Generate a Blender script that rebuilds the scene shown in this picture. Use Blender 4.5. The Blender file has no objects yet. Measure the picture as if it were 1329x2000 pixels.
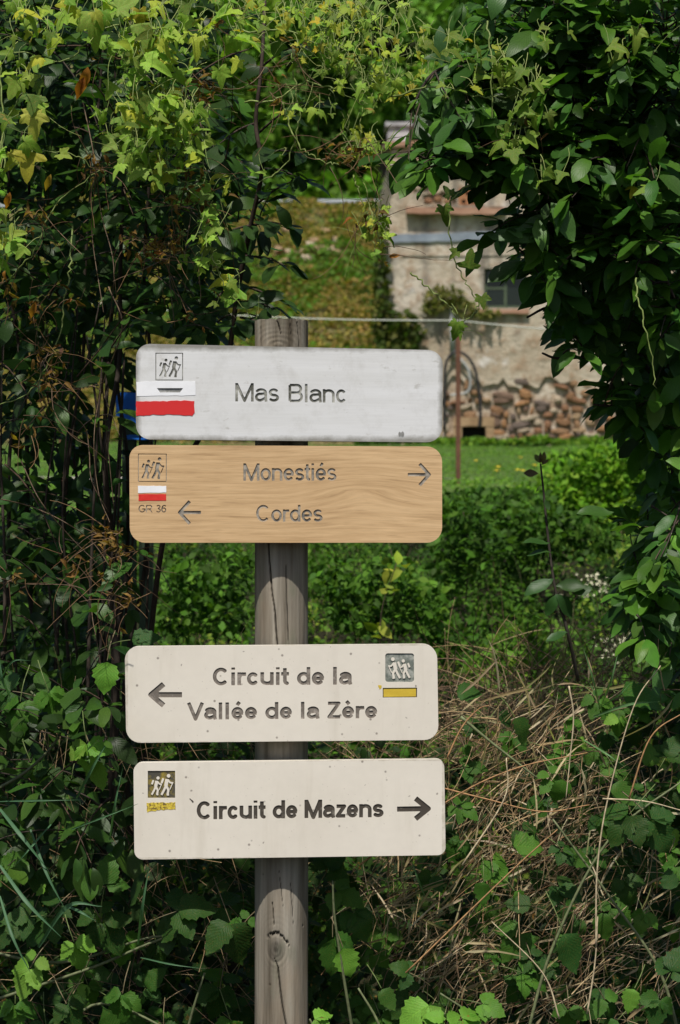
import bpy, math, random
import numpy as np
from mathutils import Vector, Matrix

SC = bpy.context.scene
COL = SC.collection
random.seed(11)
R = np.random.default_rng(7)

# ------------------------------------------------------------------ camera, light, exposure
F = 4300.0                       # focal length in photo pixels
CAMZ = 1.6
cam = bpy.data.cameras.new('camera')
cam.sensor_fit = 'VERTICAL'
cam.sensor_height = 23.5
cam.sensor_width = 23.5
cam.lens = 23.5 * F / 2000.0
cam.clip_start = 0.05
cam.clip_end = 2000
cam.dof.use_dof = True
cam.dof.focus_distance = 4.22
cam.dof.aperture_fstop = 6.0
cam_o = bpy.data.objects.new('camera', cam)
COL.objects.link(cam_o)
cam_o.location = (0, 0, CAMZ)
cam_o.rotation_euler = (math.radians(90), 0, 0)
SC.camera = cam_o

SUN_EL, SUN_AZ = math.radians(60), math.radians(9)      # azimuth: to the camera's left of straight behind it
world = bpy.data.worlds.new('World')
SC.world = world
world.use_nodes = True
wn = world.node_tree
bg = wn.nodes['Background']
sky = wn.nodes.new('ShaderNodeTexSky')
sky.sky_type = 'NISHITA'
sky.sun_disc = False
sky.sun_elevation = SUN_EL
sky.sun_rotation = math.pi + SUN_AZ
sky.air_density = 1.0
sky.dust_density = 2.0
wn.links.new(sky.outputs[0], bg.inputs[0])
bg.inputs[1].default_value = 0.08
sun = bpy.data.lights.new('sun', 'SUN')
sun.energy = 4.4
sun.angle = math.radians(0.9)
sun.color = (1.0, 0.95, 0.87)
sun_o = bpy.data.objects.new('sun', sun)
COL.objects.link(sun_o)
_d = Vector((-math.sin(SUN_AZ) * math.cos(SUN_EL), -math.cos(SUN_AZ) * math.cos(SUN_EL), math.sin(SUN_EL)))
sun_o.rotation_euler = _d.to_track_quat('Z', 'Y').to_euler()
sun_o.location = (-2, -6, 12)
SC.view_settings.view_transform = 'Standard'
SC.view_settings.look = 'None'
SC.view_settings.gamma = 1
SC.view_settings.use_curve_mapping = False
SC.view_settings.exposure = 0.1
SC.render.engine = 'CYCLES'
SC.cycles.use_denoising = True
SC.cycles.max_bounces = 8
SC.cycles.diffuse_bounces = 3
SC.cycles.transmission_bounces = 4
SC.cycles.transparent_max_bounces = 4

# ------------------------------------------------------------------ helpers
def P(px, py, d):
    """the place seen at a photo pixel, d metres in front of the camera"""
    return Vector(((px - 664.5) / F * d, d, CAMZ - (py - 1000.0) / F * d))

def to_px(p):
    p = np.asarray(p)
    return 664.5 + p[..., 0] / p[..., 1] * F, 1000.0 - (p[..., 2] - CAMZ) / p[..., 1] * F

def tag(o, label=None, cat=None, group=None, kind=None):
    if label: o['label'] = label
    if cat: o['category'] = cat
    if group: o['group'] = group
    if kind: o['kind'] = kind
    return o

def empty(name, loc=(0, 0, 0), label=None, cat=None, group=None, parent=None):
    o = bpy.data.objects.new(name, None)
    COL.objects.link(o)
    o.location = loc
    if parent: o.parent = parent
    return tag(o, label, cat, group)

def put(name, me, parent=None, world_coords=True):
    o = bpy.data.objects.new(name, me)
    COL.objects.link(o)
    if parent is not None:
        o.parent = parent
        if world_coords:
            off = Vector((0, 0, 0))
            p = parent
            while p is not None:
                off += p.location
                p = p.parent
            o.location = -off
    return o

def mesh(name, v, f, mats=(), smooth=False, uv=None, col=None, midx=None):
    """v (n,3); f list of tuples or int array (m,3|4); uv per vertex (n,2); col per vertex (n,3)"""
    me = bpy.data.meshes.new(name)
    v = np.asarray(v, dtype=np.float32).reshape(-1, 3)
    if isinstance(f, np.ndarray):
        k = f.shape[1]
        me.vertices.add(len(v)); me.vertices.foreach_set('co', v.ravel())
        me.loops.add(f.size); me.loops.foreach_set('vertex_index', f.ravel().astype(np.int32))
        me.polygons.add(len(f))
        me.polygons.foreach_set('loop_start', np.arange(0, f.size, k, dtype=np.int32))
        me.polygons.foreach_set('loop_total', np.full(len(f), k, dtype=np.int32))
        me.update(calc_edges=True)
    else:
        me.from_pydata([tuple(map(float, x)) for x in v], [], [tuple(map(int, x)) for x in f])
        me.update()
    li = np.empty(len(me.loops), dtype=np.int32); me.loops.foreach_get('vertex_index', li)
    if uv is not None:
        l = me.uv_layers.new(name='UVMap')
        l.data.foreach_set('uv', np.asarray(uv, dtype=np.float32)[li].ravel())
    if col is not None:
        a = me.attributes.new('tint', 'FLOAT_COLOR', 'POINT')
        c = np.ones((len(v), 4), dtype=np.float32); c[:, :3] = col
        a.data.foreach_set('color', c.ravel())
    for m in mats: me.materials.append(m)
    if midx is not None: me.polygons.foreach_set('material_index', np.asarray(midx, dtype=np.int32))
    if smooth: me.polygons.foreach_set('use_smooth', np.ones(len(me.polygons), dtype=bool))
    return me

class MB:
    """collects pieces of ONE part"""
    def __init__(s): s.v = []; s.f = []; s.c = []; s.n = 0
    def add(s, v, f, c=(1, 1, 1)):
        v = [tuple(x) for x in v]
        s.v += v; s.f += [tuple(i + s.n for i in q) for q in f]; s.c += [tuple(c)] * len(v); s.n += len(v)
        return s
    def box(s, a, b, c=(1, 1, 1)):
        x0, y0, z0 = a; x1, y1, z1 = b
        return s.add([(x0,y0,z0),(x1,y0,z0),(x1,y1,z0),(x0,y1,z0),(x0,y0,z1),(x1,y0,z1),(x1,y1,z1),(x0,y1,z1)],
                     [(0,3,2,1),(4,5,6,7),(0,1,5,4),(1,2,6,5),(2,3,7,6),(3,0,4,7)], c)
    def tube(s, pts, r, n=5, c=(1, 1, 1), cap=True):
        v, f = tube_geo(pts, r, n, cap)
        return s.add(v, f, c)
    def build(s, name, mats, parent=None, smooth=False):
        if not isinstance(mats, (list, tuple)): mats = [mats]
        return put(name, mesh(name, np.array(s.v), s.f, mats, smooth, col=np.array(s.c)), parent)

def tube_geo(pts, r, n=5, cap=True):
    pts = [Vector(p) for p in pts]
    k = len(pts)
    rr = r if hasattr(r, '__len__') else [r] * k
    v = []; f = []
    t0 = (pts[1] - pts[0]).normalized()
    u = t0.orthogonal().normalized()
    for i in range(k):
        t = (pts[min(i + 1, k - 1)] - pts[max(i - 1, 0)])
        t = t.normalized() if t.length > 1e-9 else t0
        u = (u - t * u.dot(t))
        u = u.normalized() if u.length > 1e-6 else t.orthogonal().normalized()
        w = t.cross(u)
        for j in range(n):
            a = 2 * math.pi * j / n
            v.append(pts[i] + (u * math.cos(a) + w * math.sin(a)) * rr[i])
    for i in range(k - 1):
        for j in range(n):
            a = i * n + j; b = i * n + (j + 1) % n
            f.append((a, b, b + n, a + n))
    if cap:
        f.append(tuple(range(n))[::-1]); f.append(tuple(range((k - 1) * n, k * n)))
    return v, f

def spline(ctrl, per=6):
    """Catmull-Rom through control points"""
    c = [Vector(p) for p in ctrl]
    if len(c) < 3: return c
    c = [c[0] * 2 - c[1]] + c + [c[-1] * 2 - c[-2]]
    out = []
    for i in range(1, len(c) - 2):
        p0, p1, p2, p3 = c[i-1], c[i], c[i+1], c[i+2]
        for j in range(per):
            t = j / per
            out.append(0.5 * ((2*p1) + (p2-p0)*t + (2*p0-5*p1+4*p2-p3)*t*t + (3*p1-p0-3*p2+p3)*t**3))
    out.append(c[-2])
    return out

def inpoly(px, py, poly):
    px = np.asarray(px, float); py = np.asarray(py, float)
    ins = np.zeros(px.shape, bool)
    n = len(poly)
    for i in range(n):
        x1, y1 = poly[i]; x2, y2 = poly[(i + 1) % n]
        c = ((y1 > py) != (y2 > py)) & (px < (x2 - x1) * (py - y1) / ((y2 - y1) if y2 != y1 else 1e-9) + x1)
        ins ^= c
    return ins

def vnoise(x, y, seed=0):
    """smooth value noise, arrays"""
    x = np.asarray(x, float); y = np.asarray(y, float)
    xi = np.floor(x).astype(np.int64); yi = np.floor(y).astype(np.int64)
    fx = x - xi; fy = y - yi
    fx = fx*fx*(3-2*fx); fy = fy*fy*(3-2*fy)
    def h(a, b):
        n = (a * 374761393 + b * 668265263 + seed * 144665) & 0x7fffffff
        n = ((n ^ (n >> 13)) * 1274126177) & 0x7fffffff
        return ((n ^ (n >> 16)) & 0xffff) / 65535.0
    return (h(xi,yi)*(1-fx)+h(xi+1,yi)*fx)*(1-fy)+(h(xi,yi+1)*(1-fx)+h(xi+1,yi+1)*fx)*fy

def fbm(x, y, seed=0, o=4):
    s = 0; a = 0.5
    for i in range(o):
        s = s + a * vnoise(x * 2**i, y * 2**i, seed + i * 17); a *= 0.5
    return s

# ------------------------------------------------------------------ materials
class NT:
    def __init__(s, name):
        s.m = bpy.data.materials.new(name); s.m.use_nodes = True
        s.t = s.m.node_tree; s.b = s.t.nodes['Principled BSDF']; s.out = s.t.nodes['Material Output']
    def n(s, typ, **kw):
        x = s.t.nodes.new(typ)
        for k, v in kw.items(): setattr(x, k, v)
        return x
    def l(s, a, b): s.t.links.new(a, b)
    def val(s, inp, v):
        if hasattr(v, 'is_linked') or hasattr(v, 'links'): s.l(v, inp)
        else: inp.default_value = v
    def math(s, op, a, b=0.0, c=None, clamp=False):
        x = s.n('ShaderNodeMath', operation=op, use_clamp=clamp)
        s.val(x.inputs[0], a); s.val(x.inputs[1], b)
        if c is not None: s.val(x.inputs[2], c)
        return x.outputs[0]
    def noise(s, vec, scale=5, detail=4, rough=.55, dist=0.0, scl=None):
        if scl is not None:
            mp = s.n('ShaderNodeMapping'); s.l(vec, mp.inputs[0]); mp.inputs['Scale'].default_value = scl; vec = mp.outputs[0]
        x = s.n('ShaderNodeTexNoise'); s.l(vec, x.inputs['Vector'])
        x.inputs['Scale'].default_value = scale; x.inputs['Detail'].default_value = detail
        x.inputs['Roughness'].default_value = rough; x.inputs['Distortion'].default_value = dist
        return x.outputs['Fac']
    def ramp(s, fac, stops, interp='LINEAR'):
        x = s.n('ShaderNodeValToRGB'); s.l(fac, x.inputs[0]); cr = x.color_ramp; cr.interpolation = interp
        while len(cr.elements) < len(stops): cr.elements.new(0.5)
        for e, (p, c) in zip(cr.elements, stops):
            e.position = p; e.color = (c if hasattr(c, '__len__') else (c, c, c)) [:3] + (1,) if hasattr(c, '__len__') else (c, c, c, 1)
        return x.outputs[0]
    def mix(s, fac, a, b, typ='MIX'):
        x = s.n('ShaderNodeMix', data_type='RGBA', blend_type=typ)
        s.val(x.inputs[0], fac)
        for i, v in ((6, a), (7, b)):
            if isinstance(v, tuple): x.inputs[i].default_value = v if len(v) == 4 else v + (1,)
            else: s.l(v, x.inputs[i])
        return x.outputs[2]
    def bump(s, h, strength=.5, dist=.01):
        x = s.n('ShaderNodeBump'); s.l(h, x.inputs['Height']); x.inputs['Strength'].default_value = strength
        x.inputs['Distance'].default_value = dist; s.l(x.outputs[0], s.b.inputs['Normal']); return x
    def base(s, c): s.val(s.b.inputs['Base Color'], c if not isinstance(c, tuple) else (c + (1,))[:4]); return s
    def rough(s, r): s.val(s.b.inputs['Roughness'], r); return s
    def spec(s, v): s.b.inputs['Specular IOR Level'].default_value = v; return s
    def pos(s): return s.n('ShaderNodeTexCoord').outputs['Object']
    def uv(s): return s.n('ShaderNodeTexCoord').outputs['UV']
    def tint(s): 
        a = s.n('ShaderNodeAttribute', attribute_name='tint'); return a.outputs['Color']

def leaf_material(name, vein=14, vein_s=.5, rough=.42, spec=.4, trans=.3, bmp=.2, spots=.0, spotcol=(.25, .13, .03), pale=.10):
    k = NT(name)
    uv = k.uv()
    sp = k.n('ShaderNodeSeparateXYZ'); k.l(uv, sp.inputs[0])
    u = k.math('ABSOLUTE', k.math('SUBTRACT', sp.outputs[0], .5)); v = sp.outputs[1]
    mid = k.math('SUBTRACT', 1.0, k.math('MULTIPLY', u, 28), clamp=True)
    w = k.math('FRACT', k.math('MULTIPLY', k.math('SUBTRACT', v, k.math('MULTIPLY', u, .75)), vein))
    w = k.math('ABSOLUTE', k.math('SUBTRACT', w, .5))                # 0 in the middle of a vein
    side = k.math('SUBTRACT', 1.0, k.math('MULTIPLY', w, 7.0), clamp=True)
    veins = k.math('MAXIMUM', mid, k.math('MULTIPLY', side, .6))
    t = k.mix(1.0, k.tint(), (1.12, 1.08, .62), 'MULTIPLY') if name != 'grass' else k.tint()
    geo = k.n('ShaderNodeNewGeometry')
    oi = k.n('ShaderNodeObjectInfo')
    n1 = k.noise(k.pos(), 30, 3)
    c = k.mix(k.math('MULTIPLY', veins, vein_s), t, k.mix(1.0, t, (1.5, 1.45, 1.25), 'MULTIPLY'))
    c = k.mix(.6, c, k.ramp(n1, [(.25, .62), (.75, 1.35)]), 'MULTIPLY')
    if spots > 0:
        n2 = k.noise(k.pos(), 55, 4, .7)
        c = k.mix(k.ramp(n2, [(.62 - spots, 0.0), (.68 - spots * .6, 1.0)]), c, spotcol)
    c = k.mix(k.math('MULTIPLY', geo.outputs['Backfacing'], pale), c, (.10, .17, .06))
    k.base(c).rough(rough).spec(spec)
    h = k.math('SUBTRACT', k.math('MULTIPLY', w, 1.2), k.math('MULTIPLY', mid, .7))
    k.bump(h, bmp, .0012)
    tr = k.n('ShaderNodeBsdfTranslucent')
    tc = k.mix(1.0, c, (1.5, 1.7, .6), 'MULTIPLY'); k.l(tc, tr.inputs[0])
    mx = k.n('ShaderNodeMixShader'); mx.inputs[0].default_value = trans
    k.l(k.b.outputs[0], mx.inputs[1]); k.l(tr.outputs[0], mx.inputs[2]); k.l(mx.outputs[0], k.out.inputs[0])
    return k.m

M = {}
M['shrub_leaf'] = leaf_material('shrub_leaf', 9, .30, .42, .25, .32, .16, 0)
M['vine_leaf'] = leaf_material('vine_leaf', 9, .18, .6, .18, .38, .12, .09, (.3, .2, .05))
M['bramble_leaf'] = leaf_material('bramble_leaf', 10, .45, .55, .2, .28, .45, .02)
M['small_leaf'] = leaf_material('small_leaf', 5, .2, .6, .15, .3)
M['far_leaf'] = leaf_material('far_leaf', 3, .0, .6, .12, .3)
M['grass'] = leaf_material('grass', 2, .0, .5, .3, .3, pale=0)

k = NT('bark'); n = k.noise(k.pos(), 60, 5, .6, .3, (1, 1, .3))
k.base(k.mix(1.0, k.tint(), k.ramp(n, [(.3, .5), (.7, 1.4)]), 'MULTIPLY')).rough(.8).spec(.2); k.bump(n, .5, .003); M['bark'] = k.m
k = NT('stem'); n = k.noise(k.pos(), 120, 3)
k.base(k.mix(1.0, k.tint(), k.ramp(n, [(.3, .7), (.7, 1.25)]), 'MULTIPLY')).rough(.55).spec(.3); M['stem'] = k.m
k = NT('straw'); n = k.noise(k.pos(), 90, 4)
k.base(k.mix(1.0, k.tint(), k.ramp(n, [(.3, .6), (.7, 1.3)]), 'MULTIPLY')).rough(.6).spec(.25); M['straw'] = k.m

# soil and grassed ground
k = NT('ground_soil'); p = k.pos()
n1 = k.noise(p, .9, 6, .6); n2 = k.noise(p, 9, 5, .65); n3 = k.noise(p, .35, 4, .5)
green = k.ramp(n2, [(.3, (.03, .055, .014)), (.7, (.085, .14, .03))])
straw = k.ramp(n2, [(.3, (.10, .075, .035)), (.7, (.24, .19, .09))])
c = k.mix(k.ramp(n1, [(.42, 0.0), (.58, 1.0)]), green, straw)
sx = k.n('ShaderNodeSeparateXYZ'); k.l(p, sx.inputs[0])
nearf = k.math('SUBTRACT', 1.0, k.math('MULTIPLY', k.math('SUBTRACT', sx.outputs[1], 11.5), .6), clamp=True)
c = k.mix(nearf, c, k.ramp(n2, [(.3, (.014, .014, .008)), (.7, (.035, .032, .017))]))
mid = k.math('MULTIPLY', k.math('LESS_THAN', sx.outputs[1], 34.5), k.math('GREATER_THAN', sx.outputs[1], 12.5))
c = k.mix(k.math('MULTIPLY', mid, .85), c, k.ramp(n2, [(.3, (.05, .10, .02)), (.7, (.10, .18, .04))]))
k.base(c).rough(.95).spec(.1); k.bump(k.math('ADD', n2, n1), .8, .06); M['ground'] = k.m

k = NT('path_gravel'); n = k.noise(k.pos(), 14, 6, .7)
k.base(k.ramp(n, [(.3, (.22, .2, .17)), (.7, (.38, .35, .3))])).rough(.95); k.bump(n, .5, .01); M['path'] = k.m

# weathered post
k = NT('weathered_wood'); p = k.pos()
n1 = k.noise(p, 38, 6, .62, .2, (1, 1, .055)); n2 = k.noise(p, 8, 4, .6, 0, (1, 1, .35)); n3 = k.noise(p, 140, 3, .6, 0, (1, 1, .12))
c = k.ramp(n1, [(.30, (.085, .070, .050)), (.48, (.215, .188, .148)), (.68, (.35, .318, .262))])
c = k.mix(k.ramp(n2, [(.5, 0.0), (.75, .55)]), c, (.30, .21, .13))
c = k.mix(k.ramp(k.noise(p, 22, 5, .6, 0, (1, 1, .5)), [(.56, 0.0), (.72, .5)]), c, (.17, .18, .12))
c = k.mix(1.0, c, k.tint(), 'MULTIPLY')
k.base(c).rough(.85).spec(.15); k.bump(k.math('ADD', n1, k.math('MULTIPLY', n3, .5)), .55, .004); M['post'] = k.m

# whitened board: old paint over horizontal grain, grime gathered near its edges (tint carries the grime)
def near_edge(k, p, px0, py0, px1, py1, reach=.020):
    """1 at the rim of a board, 0 from `reach` metres inwards"""
    a = P(px0, py0, 4.215); b = P(px1, py1, 4.215)
    s = k.n('ShaderNodeSeparateXYZ'); k.l(p, s.inputs[0])
    dx = k.math('SUBTRACT', (b.x - a.x)/2, k.math('ABSOLUTE', k.math('SUBTRACT', s.outputs[0], (a.x + b.x)/2)))
    dz = k.math('SUBTRACT', (a.z - b.z)/2, k.math('ABSOLUTE', k.math('SUBTRACT', s.outputs[2], (a.z + b.z)/2)))
    return k.math('SUBTRACT', 1.0, k.math('DIVIDE', k.math('MINIMUM', dx, dz), reach), clamp=True)
k = NT('white_board'); p = k.pos()
g = k.noise(p, 30, 6, .6, .1, (.07, 1, 1)); g2 = k.noise(p, 9, 5, .6, 0, (.5, 1, 1)); g3 = k.noise(p, 60, 4, .7, 0, (.5, 1, 1))
c = k.ramp(g, [(.25, (.62, .625, .62)), (.55, (.68, .685, .69)), (.8, (.715, .725, .74))])
c = k.mix(k.ramp(g2, [(.5, 0.0), (.8, .22)]), c, (.50, .48, .43))
c = k.mix(k.ramp(g3, [(.62, 0.0), (.70, .55)]), c, (.40, .39, .36))
g4 = k.noise(p, 14, 6, .75)
c = k.mix(k.ramp(g4, [(.50, 0.0), (.66, .30)]), c, (.42, .41, .38))
fib = k.noise(p, 260, 3, .6, 0, (.04, 1, 1))
c = k.mix(.3, c, k.ramp(fib, [(.35, .88), (.6, 1.03)]), 'MULTIPLY')
e = k.math('MULTIPLY_ADD', k.noise(p, 26, 5, .7), .9, near_edge(k, p, 266, 677, 865, 861))
c = k.mix(k.ramp(k.math('MULTIPLY', e, .5), [(.44, 0.0), (.70, .8)]), c, (.17, .16, .13))
k.base(c).rough(.6).spec(.3); k.bump(g, .08, .001); M['white_board'] = k.m

k = NT('white_paint'); n = k.noise(k.pos(), 40, 4)
k.base(k.ramp(n, [(.3, (.78, .79, .82)), (.7, (.86, .87, .9))])).rough(.45); k.bump(n, .2, .001); M['white_paint'] = k.m
k = NT('red_paint'); n = k.noise(k.pos(), 45, 5, .6, 0, (.4, 1, 1))
k.base(k.mix(k.ramp(n, [(.60, 0.0), (.72, .6)]), (.62, .022, .022), (.70, .20, .17))).rough(.42); k.bump(n, .3, .001); M['red_paint'] = k.m
k = NT('red_print'); n = k.noise(k.pos(), 90, 4)
k.base(k.ramp(n, [(.3, (.58, .015, .01)), (.7, (.66, .03, .02))])).rough(.5); M['red_print'] = k.m
k = NT('yellow_paint'); n = k.noise(k.pos(), 70, 5, .6, 0, (.5, 1, 1))
k.base(k.ramp(n, [(.3, (.52, .36, .03)), (.7, (.66, .48, .05))])).rough(.5); M['yellow_paint'] = k.m
k = NT('yellow_worn'); n = k.noise(k.pos(), 260, 3, .7)
k.base(k.ramp(n, [(.40, (.16, .11, .03)), (.52, (.62, .46, .04)), (.7, (.72, .60, .10))])).rough(.6); M['yellow_worn'] = k.m

# fair oak board with a swirl in its grain
k = NT('oak_board'); p = k.pos()
s3 = k.n('ShaderNodeSeparateXYZ'); k.l(p, s3.inputs[0])
cx, cz = P(712, 958, 4.22).x, P(712, 958, 4.22).z
dx = k.math('MULTIPLY', k.math('SUBTRACT', s3.outputs[0], cx), 11.0)
bell = k.math('EXPONENT', k.math('MULTIPLY', k.math('MULTIPLY', dx, dx), -1.0))
dz = k.math('SUBTRACT', s3.outputs[2], cz)
bell2 = k.math('MULTIPLY', bell, k.math('EXPONENT', k.math('MULTIPLY', k.math('ABSOLUTE', dz), -26.0)))
zz = k.math('SUBTRACT', s3.outputs[2], k.math('MULTIPLY', bell2, .030))
cv = k.n('ShaderNodeCombineXYZ'); k.l(k.math('MULTIPLY', s3.outputs[0], .05), cv.inputs[0]); k.l(zz, cv.inputs[2])
n1 = k.noise(cv.outputs[0], 150, 5, .6, .35); n2 = k.noise(cv.outputs[0], 520, 3, .6); n3 = k.noise(p, 12, 3, .5, 0, (.35, 1, 1))
n4 = k.noise(p, 300, 2, .5, 0, (.06, 1, 1))
c = k.ramp(n1, [(.28, (.40, .26, .13)), (.44, (.57, .385, .205)), (.62, (.66, .46, .255))])
c = k.mix(.5, c, k.ramp(n2, [(.3, .78), (.7, 1.08)]), 'MULTIPLY')
c = k.mix(.5, c, k.ramp(n3, [(.3, (.84, .78, .72)), (.7, (1.08, 1.06, 1.04))]), 'MULTIPLY')
c = k.mix(k.ramp(n4, [(.66, 0.0), (.76, .35)]), c, (.30, .18, .09))
k.base(c).rough(.5).spec(.35); k.bump(n1, .15, .0008); M['oak_board'] = k.m

def cream(name, seed, y0, y1):
    k = NT(name); p = k.pos()
    mp = k.n('ShaderNodeMapping'); mp.inputs['Location'].default_value = (seed, seed * .7, 0); k.l(p, mp.inputs[0]); q = mp.outputs[0]
    n1 = k.noise(q, 5, 4); n2 = k.noise(q, 60, 3, .5)
    vo = k.n('ShaderNodeTexVoronoi'); k.l(q, vo.inputs['Vector']); vo.inputs['Scale'].default_value = 42
    vo2 = k.n('ShaderNodeTexVoronoi'); k.l(q, vo2.inputs['Vector']); vo2.inputs['Scale'].default_value = 110
    c = k.ramp(n1, [(.3, (.69, .64, .555)), (.7, (.745, .695, .61))])
    c = k.mix(.25, c, k.ramp(n2, [(.3, .9), (.7, 1.05)]), 'MULTIPLY')
    keep = k.math('GREATER_THAN', k.noise(q, 17, 2), .49)
    run = k.noise(q, 26, 5, .6, 0, (1, 1, .12))
    c = k.mix(k.ramp(run, [(.56, 0.0), (.74, .22)]), c, (.45, .40, .31))
    d = k.ramp(vo.outputs['Distance'], [(.06, 1.0), (.13, 0.0)])
    c = k.mix(k.math('MULTIPLY', k.math('MULTIPLY', d, keep), .85), c, (.22, .19, .16))
    d2 = k.ramp(vo2.outputs['Distance'], [(.07, 1.0), (.15, 0.0)])
    keep2 = k.math('GREATER_THAN', k.noise(q, 31, 2), .53)
    c = k.mix(k.math('MULTIPLY', k.math('MULTIPLY', d2, keep2), .5), c, (.45, .40, .34))
    e = k.math('MULTIPLY_ADD', k.noise(q, 45, 4, .7), .9, near_edge(k, p, 250, y0, 864, y1, .006))
    c = k.mix(k.ramp(k.math('MULTIPLY', e, .5), [(.66, 0.0), (.78, .5)]), c, (.32, .28, .2))
    k.base(c).rough(.45).spec(.35); k.bump(n2, .08, .0006); return k.m
M['cream_a'] = cream('cream_board_a', 1.3, 1260, 1449); M['cream_b'] = cream('cream_board_b', 6.1, 1486, 1675)

def ink(name, dark, light, scale=30, cut=(.45, .62), scl=None):
    k = NT(name); n = k.noise(k.pos(), scale, 5, .7, 0, scl)
    k.base(k.ramp(n, [(cut[0], dark), (cut[1], light)])).rough(.75).spec(.2); return k.m
M['ink_white'] = ink('ink_white_board', (.085, .085, .07), (.42, .42, .38), 38, (.42, .66))
M['ink_oak'] = ink('ink_oak_board', (.13, .125, .115), (.40, .36, .30), 48, (.38, .62))
M['ink_grey'] = ink('ink_grey', (.155, .135, .115), (.36, .32, .28), 75, (.48, .72))
M['ink_dark'] = ink('ink_dark', (.065, .055, .045), (.20, .18, .15), 70, (.55, .75))
M['ink_green'] = ink('ink_green_grey', (.13, .15, .13), (.40, .41, .37), 60, (.42, .68))
M['ink_yellow'] = ink('ink_yellowed', (.075, .07, .055), (.34, .26, .04), 55, (.45, .68))
M['ink_scrape'] = ink('ink_scrape', (.20, .20, .19), (.34, .34, .33), 60)

# far things
def pmat(name, fn):
    k = NT(name); fn(k); M[name] = k.m
def _pl(k):
    p = k.pos()
    n1 = k.noise(p, .9, 6, .6); n2 = k.noise(p, 5, 5, .65); n3 = k.noise(p, 3.2, 5, .6, 0, (1, 1, .12)); n4 = k.noise(p, 1.6, 4, .6)
    c = k.ramp(n1, [(.32, (.33, .265, .19)), (.5, (.45, .385, .295)), (.68, (.56, .51, .43))])
    c = k.mix(k.ramp(n2, [(.48, 0.0), (.62, .75)]), c, (.30, .205, .13))
    c = k.mix(k.ramp(n3, [(.52, 0.0), (.66, .75)]), c, (.15, .135, .115))
    c = k.mix(k.ramp(n4, [(.6, 0.0), (.68, .8)]), c, (.62, .59, .55))
    s3 = k.n('ShaderNodeSeparateXYZ'); k.l(p, s3.inputs[0])
    for (sx_, y0, y1, w, a) in ((832, 415, 590, 9, .75), (779, 345, 420, 8, .6), (812, 440, 520, 5, .5), (960, 415, 460, 14, .4), (860, 610, 690, 16, .45), (790, 600, 760, 22, .45), (1010, 612, 700, 10, .4), (925, 420, 452, 6, .5)):
        A_ = P(sx_, y0, 35); B_ = P(sx_, y1, 35); ww = w/F*35
        gx_ = k.math('DIVIDE', k.math('SUBTRACT', s3.outputs[0], A_.x), ww)
        m_ = k.math('EXPONENT', k.math('MULTIPLY', k.math('MULTIPLY', gx_, gx_), -1.0))
        top_ = k.math('MULTIPLY', k.math('SUBTRACT', A_.z, s3.outputs[2]), 14.0, clamp=True)
        bot_ = k.math('MULTIPLY', k.math('SUBTRACT', s3.outputs[2], B_.z), 2.2, clamp=True)
        m_ = k.math('MULTIPLY', k.math('MULTIPLY', m_, top_), k.math('MULTIPLY', bot_, k.ramp(k.noise(p, 6, 5, .7), [(.35, .3), (.6, 1.0)])))
        c = k.mix(k.math('MULTIPLY', m_, a), c, (.10, .09, .08))
    k.base(c).rough(.9).spec(.1); k.bump(k.math('ADD', n2, n1), .9, .06)
pmat('plaster', _pl)
pmat('mortar', lambda k: (k.base(k.ramp(k.noise(k.pos(), 6, 6, .7), [(.35, (.22, .15, .10)), (.5, (.40, .31, .22)), (.65, (.60, .53, .44))])).rough(.95), k.bump(k.noise(k.pos(), 9, 5, .7), .8, .06)))
pmat('stone', lambda k: (k.base(k.mix(1.0, k.tint(), k.ramp(k.noise(k.pos(), 7, 5, .7), [(.3, .6), (.7, 1.35)]), 'MULTIPLY')).rough(.9).spec(.15), k.bump(k.noise(k.pos(), 14, 5, .7), .6, .03)))
pmat('blue_grey', lambda k: (k.base(k.ramp(k.noise(k.pos(), 3, 5, .65), [(.3, (.12, .15, .19)), (.7, (.27, .31, .36))])).rough(.6),))
pmat('rust', lambda k: (k.base(k.ramp(k.noise(k.pos(), 14, 5, .7), [(.3, (.075, .03, .018)), (.7, (.17, .075, .04))])).rough(.9),))
pmat('dark_inside', lambda k: (k.base((.02, .02, .018)).rough(.9),))
pmat('old_green_wood', lambda k: (k.base(k.ramp(k.noise(k.pos(), 9, 4), [(.3, (.03, .055, .03)), (.7, (.07, .10, .055))])).rough(.8),))
pmat('glass_dark', lambda k: (k.base((.01, .016, .012)).rough(.15).spec(.5),))
pmat('black_rubber', lambda k: (k.base((.02, .02, .022)).rough(.5),))
pmat('grey_plastic', lambda k: (k.base(k.ramp(k.noise(k.pos(), 5, 3), [(.3, (.28, .29, .29)), (.7, (.42, .43, .42))])).rough(.5),))
pmat('galvanised', lambda k: (k.base((.45, .48, .52)).rough(.45), k.b.inputs['Metallic'].__setattr__('default_value', .2)))
pmat('wire', lambda k: (k.base((.55, .56, .5)).rough(.5),))
pmat('blue_plastic', lambda k: (k.base(k.ramp(k.noise(k.pos(), 12, 4), [(.3, (.012, .11, .50)), (.7, (.02, .19, .75))])).rough(.4),))
pmat('roof_tile', lambda k: (k.base(k.ramp(k.noise(k.pos(), 4, 5), [(.3, (.26, .13, .08)), (.7, (.42, .25, .17))])).rough(.9),))
pmat('orange_brick', lambda k: (k.base(k.ramp(k.noise(k.pos(), 6, 5), [(.3, (.25, .095, .04)), (.7, (.36, .17, .08))])).rough(.9),))

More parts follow.
